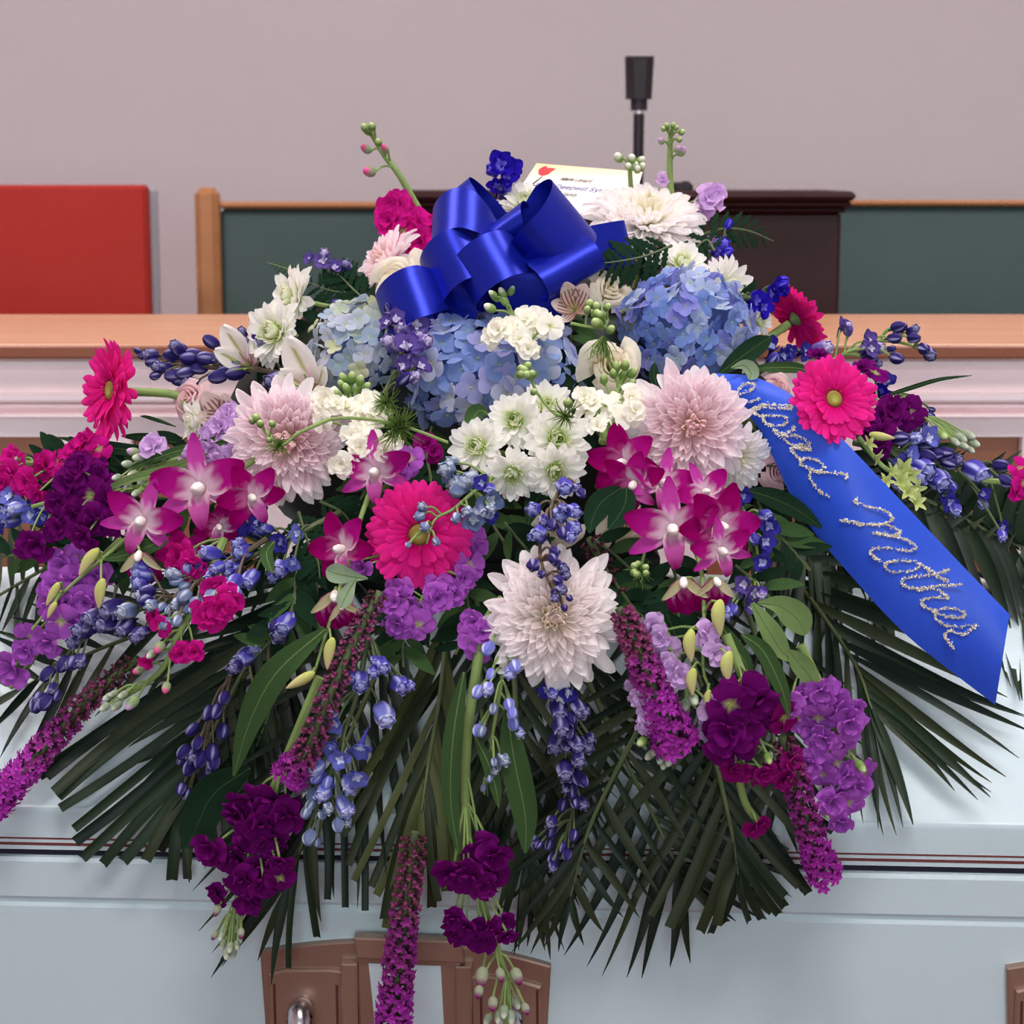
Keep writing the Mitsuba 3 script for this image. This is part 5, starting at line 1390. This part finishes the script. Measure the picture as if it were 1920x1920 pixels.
leaf('light green leaf below the rounded one, on the right', [(1410, 1130), (1440, 1180), (1465, 1220), (1490, 1240)], 44, 'leaf_light', .035, 10, tilt=.4)
leaf('long curved green leaf arching over the dark purple stock on the right', [(1390, 1190), (1430, 1220), (1465, 1290), (1480, 1345)], 34, 'leaf_mid', .06, 11)
leaf('pale green leaf hanging left of the violet stock on the right', [(1480, 1220), (1500, 1245), (1520, 1270), (1525, 1285)], 42, 'leaf_light', .04, 12)
leaf('dark green leaf beside the green orchid buds', [(1250, 1150), (1262, 1180), (1268, 1210), (1262, 1240)], 52, 'leaf_dark', .01, 13)
leaf('olive leaf behind the right-hand orchid buds', [(1352, 1170), (1375, 1210), (1398, 1245), (1405, 1280)], 32, 'leaf_mid', .02, 14)
leaf('dark blade-like leaf right of the deeper blue hydrangea', [(1350, 700), (1390, 670), (1425, 645), (1445, 632)], 40, 'leaf_dark', .02, 15)
leaf('small pale leaf at the top of the lettered ribbon', [(1370, 690), (1395, 685), (1408, 700), (1405, 712)], 32, 'leaf_grey', .05, 16, shape='round')
leaf('dark glossy leaf below the lettered ribbon, left edge', [(1400, 920), (1450, 935), (1500, 960), (1540, 990)], 40, 'leaf_dark', .0, 17)
leaf('dark green blade pointing left over the far left stocks', [(330, 850), (250, 845), (180, 835), (110, 820)], 24, 'leaf_dark', .0, 18)
leaf('dark leaf under the lavender stock on the left', [(330, 865), (270, 862), (205, 856), (145, 838)], 34, 'leaf_mid', -.01, 19)
leaf('small folded green leaf at the left end of the front daisy cluster', [(920, 780), (900, 770), (888, 785), (890, 800)], 36, 'leaf_mid', .06, 20, shape='round')
leaf('grey-green scalloped leaf below the front gerbera', [(690, 1085), (655, 1080), (630, 1075), (612, 1068)], 40, 'leaf_grey', .08, 21, shape='round')
leaf('small grey-green leaf hanging over the lower left orchid', [(668, 1085), (655, 1105), (645, 1125), (638, 1140)], 32, 'leaf_grey', .085, 22, shape='round')
leaf('green rolled leaf by the violet-blue delphinium under the left chrysanthemum', [(515, 1015), (500, 1035), (505, 1060), (512, 1075)], 26, 'leaf_mid', .05, 23)
leaf('long thin grass blade pointing right over the white moulding', [(1650, 745), (1700, 730), (1760, 712), (1822, 704)], 9, 'leaf_dark', .0, 24, name='grass_blade')
leaf('dark green blade sticking out left of the lavender stock', [(330, 800), (300, 790), (275, 782), (262, 780)], 7, 'leaf_dark', -.02, 25, name='grass_blade')
leaf('light green leaf at the right, between gerbera and ribbon top', [(1530, 700), (1490, 690), (1440, 690), (1405, 693)], 22, 'leaf_mid', .0, 26)
leaf('dark green leaf over the wooden panel on the left', [(330, 830), (300, 825), (262, 820), (228, 818)], 20, 'leaf_dark', -.02, 27)

leaf('narrow green leaf running left along the lavender stock stem', [(480, 800), (400, 830), (320, 850), (240, 880)], 22, 'leaf_mid', .03, 28)
leaf('hairy light green leaf pointing left below the lavender stock', [(390, 850), (310, 880), (240, 900), (170, 930)], 18, 'leaf_light', .035, 29)
leaf('thin light green leaf between the lavender stock and the left orchids', [(400, 870), (340, 880), (300, 895), (270, 920)], 16, 'leaf_light', .04, 30)
leaf('dark green leaf right of the cream rose by the middle', [(1235, 745), (1230, 720), (1226, 700), (1228, 680)], 22, 'leaf_dark', .02, 31)
leaf('green leaf below the left magenta stock', [(330, 1000), (290, 1020), (240, 1040), (190, 1050)], 30, 'leaf_mid', .035, 32)


# ---------------------------------------------------------------- leatherleaf fern
def fern(label, pts, wid, off=.02, mat='leaf_dark', n=13, seed=0):
    k = thing('fern_sprig', label, 'fern')
    c = smoothline([PD(x, y, off) for x, y in pts], 30)
    part('rachis', k, tube(c, np.linspace(.0016, .0006, 30), 5), 'stem_dark', smooth=50)
    rng = random.Random(seed)
    for i in range(n):
        u = (i + .7) / n
        j = min(28, int(u * 29))
        t = nrm(c[j + 1] - c[j])
        W = ms(wid, c[j][1]) * (math.sin(math.pi * min(1, .18 + .82 * u)) ** .8 + .08)
        for sg in (-1, 1):
            fc = nrm([rng.uniform(-.3, .3), -1, .4])
            d = nrm(np.cross(t, fc)) * sg
            d = nrm(d + t * .7 + rvec(rng, .12))
            z = nrm(fc - d * np.dot(fc, d))
            y = np.cross(z, d)
            # a leaflet with toothed edge
            m = 10
            tt = np.linspace(0, 1, m + 1)
            h = W * .15 * np.sin(np.pi * (tt * .9 + .08)) ** .7 * np.where(np.arange(m + 1) % 2, 1.0, .58)
            ctr = c[j] + d * (W * tt)[:, None] - z * (W * .18 * tt ** 2)[:, None]
            v = np.stack([ctr - y * h[:, None], ctr + z * .0006, ctr + y * h[:, None]], 1).reshape(-1, 3)
            part('leaflet', k, (v, gridf(m, 2)), mat, smooth=True)


fern('leatherleaf fern in shade below the large pale pink chrysanthemum', [(560, 960), (575, 1010), (595, 1050), (600, 1085)], 62, .01, n=9, seed=1)
fern('leatherleaf fern in shade right of the same chrysanthemum', [(600, 940), (640, 960), (660, 985)], 50, .0, n=7, seed=2)
fern('fern sprig sticking out right of the top chrysanthemum against the pulpit', [(1290, 450), (1350, 430), (1400, 432), (1450, 452)], 42, -.05, n=10, seed=3)
fern('dark fern sprig under the top chrysanthemum, right of the bow', [(1260, 460), (1210, 480), (1160, 490), (1115, 495)], 56, .02, n=9, seed=4)
fern('dark fern sprig at the upper left behind the white daisies', [(700, 560), (660, 550), (620, 545), (580, 530)], 60, -.05, n=9, seed=5)
fern('fern sprig left of the cream rose by the bow', [(700, 575), (665, 545), (640, 520), (622, 510)], 52, -.04, n=8, seed=6)
fern('dark fern sprig below the top chrysanthemum, on the right', [(1340, 470), (1325, 450), (1300, 470), (1290, 490)], 44, -.02, n=7, seed=7)
fern('blurred thin fern tip at the upper left against the green pew', [(580, 520), (540, 505), (500, 492)], 16, -.09, 'leaf_mid', n=9, seed=8)


# ---------------------------------------------------------------- love-in-a-mist
def nigella(label, head, R, stem, off, nh, buds=(), seed=0, spread=1.0, N=None):
    k = thing('nigella_sprig', label, 'flower')
    rng = random.Random(seed + 40)
    c = smoothline([PD(x, y, off) for x, y in stem], 14)
    part('stem', k, tube(c, .0014, 6), 'stem_green', smooth=50)
    p = PD(*head, off + .01)
    h = []
    for i in range(nh):
        d = nrm(rvec(rng) + N3(0, .35, 0)) if N is None else nrm(rvec(rng) * spread + np.array(N))
        r = ms(R, p[1]) * rng.uniform(.6, 1.1)
        q = nrm(d + rvec(rng, .6))
        h.append(tube(smoothline([p, p + d * r * .5, p + (d * .6 + q * .4) * r], 5), [.0007, .0006, .0005, .0004, .0002], 3))
    part('thread_leaves', k, cat(h), 'leaf_thread', label='thread-like green bracts', stuff=True)
    for x, y, s in buds:
        b = PD(x, y, off + .012)
        inst('bud', k, 'proto_bud_green', frame(b, nrm(N3(rng.uniform(-.4, .4), .8, .4)), ms(s * 1.3, b[1])))
        q = c[np.linalg.norm(c - b, axis=1).argmin()]
        part('bud_stalk', k, tube(smoothline([q, (q + b) / 2 + [0, 0, .002], b], 5), .0009, 5), 'stem_green', smooth=50)


nigella('fuzzy green love-in-a-mist ball between the middle hydrangea and the left pink chrysanthemum', (748, 800), 58, [(840, 830), (760, 800), (690, 786), (620, 786), (560, 812)], .095, 150, seed=1)
nigella('green whiskery sprig lying across the face of the left pink chrysanthemum', (525, 835), 44, [(620, 786), (560, 812), (525, 835), (490, 800)], .10, 34, [(480, 788, 14), (488, 798, 12), (512, 798, 11), (505, 828, 10), (474, 792, 11)], 2)
nigella('curved green sprig with whiskers and a bud head over the front daisies', (1060, 780), 46, [(1075, 782), (1040, 775), (1010, 740), (995, 710)], .11, 36, [(985, 700, 15), (995, 708, 14), (972, 706, 13), (985, 690, 13), (1002, 705, 12), (975, 695, 12), (1068, 760, 15), (998, 738, 10)], 3)
nigella('green sprig with drooping threads hanging over the front cream rose', (1130, 630), 62, [(1070, 606), (1100, 612), (1130, 615), (1140, 600)], .10, 34, [(1105, 575, 14), (1120, 580, 14), (1112, 592, 13), (1130, 595, 13), (1125, 612, 17), (1142, 622, 13), (1100, 585, 12), (1135, 580, 12)], 4, .6, (0, -.2, -.8))
nigella('star-shaped green bud head in shade right of the lowest chrysanthemum', (1198, 1072), 40, [(1215, 1010), (1205, 1050), (1198, 1072)], .02, 20, [(1190, 1065, 13), (1205, 1068, 13), (1198, 1080, 13), (1212, 1078, 12), (1186, 1076, 12), (1200, 1060, 11)], 5)
nigella('dark green thread foliage between the left white stock and the pale hydrangea', (725, 755), 40, [(740, 800), (730, 770), (722, 745)], .06, 70, seed=6)

# pale green bells by the ribbon
k_ = thing('green_bells', 'pale green bell-shaped flower cluster tucked under the right edge of the lettered ribbon', 'flower')
proto('green_star', cat([(xf(rz(i * 1.2566), s_[0]), s_[1], s_[2]) for i in range(5) for s_ in [sheet(1, .45, lambda t: np.sin(np.pi * np.clip(t * .9 + .1, 0, 1) ** .8) ** .6, grad([(0, (170, 184, 100)), (1, (206, 216, 150))]), a0=.9, curl=-.8, cup=.4, nu=5, nv=3)]]), 'petal')
stm = smoothline([PD(x, y, .02) for x, y in [(1610, 820), (1650, 870), (1690, 900), (1715, 940)]], 12)
part('stem', k_, tube(stm, .0022, 6), 'stem_green', smooth=50)
rg = random.Random(5)
for x, y, s in [(1625, 835, 22), (1640, 855, 22), (1668, 890, 28), (1690, 880, 30), (1705, 890, 28), (1685, 905, 28), (1712, 915, 28), (1700, 925, 26), (1715, 945, 26), (1660, 905, 22)]:
    p_ = PD(x, y, .025)
    inst('bell', k_, 'proto_green_star', frame(p_, nrm(N3(.4, .8, .2) + rvec(rg, .5)), ms(s, p_[1]), rg.uniform(0, 6)))
inst('bud', k_, 'proto_orchid_bud', frame(PD(1628, 815, .02), nrm([.9, -.3, -.1]), ms(26, 1.8)))


# ---------------------------------------------------------------- foam heart and filler foliage
fm = thing('flower_foam', 'dark green block of florist foam in the heart of the spray, almost hidden', 'flower foam')
m_ = trimesh.creation.icosphere(3, 1.0)
vv = np.array(m_.vertices)
vv = vv * (1 + .18 * (meshkit.fbm(vv * 2.2 + 9, 3, 4) - .5))[:, None]
cx = P(950, 760, 2.0)
part('block', fm, (vv * [.27, .115, .15] + [cx[0], 2.02, cx[2] - .02], np.array(m_.faces)), 'foam', smooth=True)
sd_ = P(950, 1010, 2.0)
part('saddle', fm, cbox([sd_[0] - .15, 1.97, zgap + ztop + CH - .02], [sd_[0] + .15, 2.12, zgap + ztop + CH + .06], .03), 'foam')


def ruscus(px, py, ang, n, off, seed, L=150):
    rng = random.Random(seed + 11)
    k = thing('ruscus_stem', f'dark ruscus foliage filling the gaps {RUS[seed]}', 'foliage')
    a = math.radians(ang)
    st = [(px + L * u * math.cos(a) + 14 * math.sin(u * 4 + seed), py + L * u * math.sin(a)) for u in (0, .33, .66, 1)]
    c = smoothline([PD(x, y, off) for x, y in st], 20)
    part('stem', k, tube(c, .0014, 5), 'stem_dark', smooth=50)
    for i in range(n):
        j = 1 + int(17 * i / n)
        t = nrm(c[j + 1] - c[j])
        sg = 1 if i % 2 else -1
        d = nrm(np.cross(t, [0, -1, .2]) * sg + t * .8 + rvec(rng, .3))
        z = nrm(np.array([0, -1, .35]) + rvec(rng, .5))
        z = nrm(z - d * np.dot(z, d))
        M = np.eye(4)
        s = ms(72, 1.8) * rng.uniform(.75, 1.15)
        M[:3, 0], M[:3, 1], M[:3, 2], M[:3, 3] = d * s, np.cross(z, d) * s, z * s, c[j]
        v, f, _ = sheet(1, .36, lambda t_: np.sin(np.pi * np.clip(t_ * .96 + .03, 0, 1) ** .85) ** .8, a0=.1, curl=-.35, cup=.3, nu=6, nv=2)
        part('leaf', k, (xf(M, v), f), rng.choice(['leaf_dark', 'leaf_dark', 'leaf_mid']), smooth=True)


RUS = ['below the pale hydrangea', 'between the left white stock and the front gerbera', 'under the front daisies', 'left of the cream rose at the middle', 'below the middle hydrangea', 'under the peach-hearted chrysanthemum', 'right of the magenta orchids', 'behind the lavender stock',
       'under the left orchid spray', 'left of the front gerbera', 'below the front gerbera', 'above the lowest chrysanthemum', 'right of the lowest chrysanthemum', 'behind the rail-side daisies', 'behind the bow on the right', 'behind the deeper blue hydrangea', 'under the gerbera on the ribbon', 'behind the blue delphinium at the right edge', 'left of the lowest chrysanthemum', 'over the far left stocks', 'under the violet-blue delphinium on the left', 'behind the far-left orchid', 'around the small pink orchids', 'beside the shaded fern', 'below the far left stocks', 'left of the rounded light green leaf', 'under the hanging right orchids', 'around the star-shaped green bud head', 'under the violet stock below the front gerbera', 'at the left edge of the lettered ribbon', 'behind the upper end of the lettered ribbon', 'above the long green leaf', 'behind the front gerbera', 'between the bow and the front cream rose', 'right of the middle hydrangea', 'behind the dark purple stock at the far left', 'below the dark purple stock at the far left', 'at the left edge under the magenta stock', 'low at the left edge above the palm', 'under the violet stock at the far left', 'between the far left stocks and the lavender stock']
for i, (x, y, a, n, o) in enumerate([(640, 740, 60, 9, -.035), (700, 840, 100, 10, -.03), (900, 880, 70, 10, -.03), (1090, 740, 60, 9, -.03), (820, 800, 100, 10, -.04), (1180, 860, 40, 10, -.03), (1330, 940, 50, 10, -.035), (460, 800, 160, 9, -.03),
                                     (420, 930, 150, 10, -.03), (640, 980, 110, 10, -.03), (760, 1060, 100, 10, -.025), (960, 980, 60, 10, -.02), (1120, 1010, 50, 10, -.02), (620, 600, 150, 9, -.06), (1130, 470, 20, 8, -.05), (1300, 560, 10, 9, -.06), (1480, 740, 20, 10, -.05), (1640, 840, 15, 10, -.04), (880, 1080, 100, 10, -.02), (250, 880, 165, 10, -.03), (520, 1000, 130, 10, -.02), (340, 940, 120, 10, -.01), (420, 1020, 130, 10, -.01), (580, 1040, 110, 10, .0), (230, 1010, 140, 10, -.01), (1380, 1060, 50, 10, .0), (1240, 1040, 70, 10, .0), (1130, 1080, 40, 10, .0), (800, 1110, 110, 10, .0), (1430, 940, 60, 10, -.01), (1420, 800, 40, 10, -.03), (560, 1100, 120, 10, .0), (700, 960, 60, 10, -.01), (1050, 550, 70, 10, .0), (1085, 640, 80, 9, .0), (190, 850, 170, 10, -.02), (200, 960, 165, 10, -.01), (110, 900, 165, 10, -.02), (150, 1020, 170, 10, -.01), (260, 1030, 160, 10, -.01), (310, 880, 170, 10, -.02)]):
    ruscus(x, y, a, n, o, i)

# ---------------------------------------------------------------- the satin bow
bow = thing('ribbon_bow', 'royal blue satin ribbon bow with many loops at the top of the spray', 'bow')
BC = P(955, 500, 1.93)


def loop(tip, tipY, wdir, wpx, bulge, name='loop', root=None, twist=0.0, pinch=.45, seed=0):
    """a ribbon loop from the knot to TIP and back; its width runs along WDIR at the tip"""
    r0 = BC if root is None else root
    tp = P(*tip, tipY)
    d = tp - r0
    L = np.linalg.norm(d)
    d = d / L
    w = nrm(wdir)
    w = nrm(w - d * np.dot(w, d) * .85)
    n = nrm(np.cross(d, w))
    W = ms(wpx, tipY)
    n_u = 40
    t = np.linspace(0, 1, n_u + 1)
    a = t * 2 * np.pi
    al = L * (1 - np.cos(a)) / 2
    hh = bulge * np.sin(a) * np.abs(np.sin(a / 2)) ** 1.2
    rows = []
    for s in np.linspace(-.5, .5, 7):
        k = pinch + (1 - pinch) * np.minimum(1, al / L * 1.5)
        p = r0 + d * al[:, None] + n * hh[:, None] + w * (s * W * k)[:, None]
        p = p + d * (twist * s * W * np.sin(a / 2))[:, None]
        rows.append(p)
    v = np.stack(rows, 1).reshape(-1, 3)
    return part(name, bow, (v, gridf(n_u, 6)), 'satin', smooth=True)


def px_dir(dx, dy, dt=0.):
    return nrm([dx, -dt, -dy])


loop((862, 366), 2.0, px_dir(.80, -.20, .45), 84, .040)                    # back, its inside showing above the upper left roll
loop((816, 414), 1.925, px_dir(.50, .80, .42), 98, .042, root=P(950, 470, 1.94))    # upper left roll
loop((812, 518), 1.895, px_dir(.55, .75, .42), 112, .044, root=P(950, 500, 1.93))   # left roll
loop((724, 588), 1.895, px_dir(.35, .85, .42), 104, .050, root=P(880, 560, 1.93))   # big lower left loop
loop((930, 415), 1.93, px_dir(1, -.05, .2), 120, .034, twist=.4)          # top centre
loop((888, 508), 1.865, px_dir(.48, .80, .40), 100, .040, root=P(1000, 510, 1.93))  # front centre roll
loop((1076, 404), 1.90, px_dir(.45, .85, -.30), 132, .060, root=P(950, 500, 1.93))  # big right loop
loop((1080, 516), 1.865, px_dir(.88, -.44, -.30), 128, .024, root=P(1000, 470, 1.925))  # long roll at the lower right
loop((985, 572), 1.885, px_dir(.8, .5, .3), 112, .046, root=P(960, 470, 1.94))      # inner loop
loop((1030, 585), 1.91, px_dir(.7, .7, .2), 96, .044)                     # behind the white stock
loop((1180, 455), 1.985, px_dir(.15, .95, .2), 84, .014)                   # right back loop
loop((850, 612), 1.915, px_dir(.95, .25, .3), 96, .044, root=P(940, 520, 1.95))      # bottom
kn = ball(16, 10)
part('knot', bow, (kn[0] * [.017, .014, .02] + BC, kn[1]), 'satin', smooth=True)

# ---------------------------------------------------------------- the lettered ribbon
rb = thing('lettered_ribbon', 'bright blue satin ribbon lettered in gold glitter, trailing to the lower right', 'ribbon')
UP = smoothline([(1340, 700), (1402, 704), (1452, 722), (1500, 752), (1580, 824), (1700, 950), (1790, 1045), (1893, 1152)], 60)
LO = smoothline([(1320, 800), (1388, 776), (1420, 800), (1446, 850), (1505, 968), (1610, 1096), (1710, 1200), (1866, 1322)], 60)


def rdepth(px, py):
    u = np.clip((px - 1400) / 480, -.2, 1)
    q = (px - 1400) * .74 - (py - 740) * .0
    return 1.815 - .115 * u + .05 * u * u + .006 * math.sin(u * 9 + 1)


rows = []
for s in np.linspace(0, 1, 9):
    q = LO * (1 - s) + UP * s
    rows.append([P(x, y, rdepth(x, y) + .010 * (2 * s - 1) ** 2) for x, y in q])
rv = np.stack(np.array(rows), 1).reshape(-1, 3)
part('band', rb, (rv, gridf(59, 8)), 'ribbon_blue', smooth=True)
STROKES = [
    [[(5, 140), (30, 105), (70, 85), (105, 90), (100, 115), (60, 130), (20, 150)], [(75, 195), (105, 180), (135, 172)]],
    [[(150, 275), (120, 262), (85, 238), (110, 225), (160, 206), (230, 208), (310, 212), (300, 228), (230, 226), (160, 222), (100, 238)]],
    [[(150, 275), (180, 265), (230, 270), (275, 272), (288, 295), (270, 318), (230, 325), (180, 315), (155, 290), (150, 275)]],
    [[(325, 325), (325, 345), (290, 362), (255, 372), (215, 345), (230, 372), (262, 395), (310, 430)], [(262, 378), (320, 380), (370, 392), (420, 428)]],
    [[(310, 432), (360, 432), (410, 440), (412, 460), (360, 455), (318, 445), (318, 470), (345, 500), (370, 520)], [(325, 440), (370, 446), (408, 455)]],
    [[(370, 520), (362, 540), (385, 555), (425, 572), (470, 580), (498, 560), (470, 530), (420, 508), (385, 508), (370, 520)], [(425, 575), (480, 585), (550, 590), (620, 598), (620, 622)], [(420, 580), (415, 615), (438, 655), (480, 700), (525, 725)]],
    [[(680, 735), (668, 752), (690, 762), (760, 785), (830, 800), (880, 840), (860, 865), (810, 880), (740, 880), (680, 880), (590, 858)], [(600, 852), (680, 870), (760, 878), (840, 880), (910, 912), (920, 925), (880, 945), (820, 935), (768, 930)], [(768, 924), (840, 938), (900, 950), (960, 970), (1012, 1005), (990, 1026), (930, 1025), (850, 1012), (780, 1016), (755, 1037), (770, 1060), (812, 1086)]],
    [[(1030, 1100), (980, 1085), (900, 1085), (850, 1095), (838, 1115), (865, 1142), (930, 1148), (990, 1140), (1032, 1115), (1035, 1100), (1070, 1125), (1085, 1148)]],
    [[(1200, 1132), (1180, 1142), (1160, 1150), (1110, 1160), (1060, 1168), (990, 1175), (940, 1190), (932, 1212)], [(1062, 1118), (1110, 1150), (1150, 1182), (1198, 1200)]],
    [[(932, 1212), (970, 1232), (1040, 1238), (1120, 1228), (1200, 1222), (1265, 1220)], [(965, 1236), (1040, 1246), (1120, 1240), (1180, 1280), (1185, 1297), (1130, 1290), (1070, 1296), (1045, 1316), (1055, 1340), (1100, 1362), (1120, 1372)]],
    [[(1118, 1372), (1150, 1355), (1220, 1352), (1282, 1378), (1275, 1402), (1230, 1405), (1170, 1393), (1130, 1380), (1120, 1402), (1150, 1430), (1190, 1452)]],
    [[(1185, 1450), (1260, 1455), (1350, 1448), (1312, 1480), (1280, 1500), (1240, 1490), (1200, 1478), (1175, 1496), (1180, 1520), (1200, 1550), (1226, 1576)]]]
octv = np.array([[1, 0, 0], [-1, 0, 0], [0, 1, 0], [0, -1, 0], [0, 0, 1], [0, 0, -1.0]])
octf = np.array([[0, 2, 4], [2, 1, 4], [1, 3, 4], [3, 0, 4], [2, 0, 5], [1, 2, 5], [3, 1, 5], [0, 3, 5]])
gr = np.random.RandomState(2)
for strokes in STROKES:
    g = []
    for st in strokes:
        q = smoothline([(1380 + x / 3, 690 + y / 3) for x, y in st], max(14, len(st) * 7))
        ln = np.linalg.norm(np.diff(q, axis=0), axis=1).sum()
        for i in range(int(ln * 1.5)):
            x = gr.rand() * (len(q) - 1.001)
            j = int(x)
            c = q[j] + (q[j + 1] - q[j]) * (x - j) + gr.normal(0, 1.5, 2)
            R_, _ = np.linalg.qr(gr.normal(size=(3, 3)))
            g.append((octv @ R_ * ms(gr.uniform(1.2, 2.6), 1.75) + P(c[0], c[1], rdepth(*c) - .0012), octf))
    part('letter', rb, cat(g), 'glitter')

# ---------------------------------------------------------------- the sympathy card
cd = thing('sympathy_card', 'cream sympathy card with a printed rose, propped between the bow and the top chrysanthemum', 'card')
TL, TR_, BL, BR = P(1006, 306, 2.17), P(1205, 322, 2.17), P(952, 388, 2.10), P(1180, 410, 2.10)


def card(u, v, d=0.0):
    n = nrm(np.cross(TR_ - TL, BL - TL))
    n = n if n[1] < 0 else -n
    return TL + (TR_ - TL) * u + (BL - TL) * v + (BR - TR_ - BL + TL) * u * v + n * d


cq = [card(u, v, d) for d in (-.0006, 0) for v in (0, 1) for u in (0, 1)]
scene['card_paper'] = prin(mikit.proc(lambda p, n, uv: mikit.mix(lin(246, 242, 232).tolist(), lin(240, 196, 150).tolist(), mikit.smoothstep(float(card(0, .62)[2]), float(card(0, .0)[2]) + .004, p.z))), .6, .3)
part('sheet', cd, (np.array(cq), np.array([[4, 6, 5], [5, 6, 7], [0, 1, 2], [1, 3, 2], [4, 5, 1], [4, 1, 0], [6, 2, 3], [6, 3, 7], [4, 0, 2], [4, 2, 6], [5, 7, 3], [5, 3, 1]])), 'card_paper')
scene['ink_red'] = prin(lin(196, 70, 74), .6, .2)
scene['ink_grey'] = prin(lin(62, 54, 60), .6, .2)
scene['ink_violet'] = prin(lin(84, 80, 140), .6, .2)


def flat(poly, mat, nm, d=.0003):
    p = np.array(poly, float)
    tri = trimesh.creation.triangulate_polygon(__import__('shapely').Polygon(p), engine='earcut')[1]
    part(nm, cd, (np.array([card(u, v, d) for u, v in p]), np.array(tri)), mat)


flat([(.055, .14), (.075, .08), (.10, .05), (.13, .09), (.17, .08), (.205, .10), (.18, .17), (.165, .24), (.12, .28), (.08, .25)], 'ink_red', 'printed_rose')
flat([(.12, .28), (.13, .30), (.08, .55), (.02, .80), (.005, .80), (.065, .52)], 'ink_grey', 'printed_stem')
flat([(.02, .46), (.05, .40), (.075, .47), (.14, .50), (.09, .56), (.03, .54)], 'ink_grey', 'printed_leaf')
for txt, u0, v0, w_, mat in (('Marie Lenard', .29, .335, .275, 'ink_grey'), ('With Deepest Sympathy', .10, .52, .82, 'ink_violet'), ('The Family', .29, .66, .21, 'ink_grey')):
    tm = meshkit.text_mesh(txt, 1.0, .05, True)
    tv = np.array(tm.vertices)
    sc = w_ / tv[:, 0].max()
    hh_ = .085 if mat == 'ink_violet' else .065
    part('lettering', cd, (np.array([card(u0 + x * sc + y * .02, v0 - y * hh_, .0003 + z * .004) for x, y, z in tv]), np.array(tm.faces)), mat)
pick = P(1105, 400, 2.14)
part('card_pick', cd, tube([card(.6, 1, -.001), card(.55, 1, -.001) + [0, 0, -.16]], .0016, 6), 'bud_green')
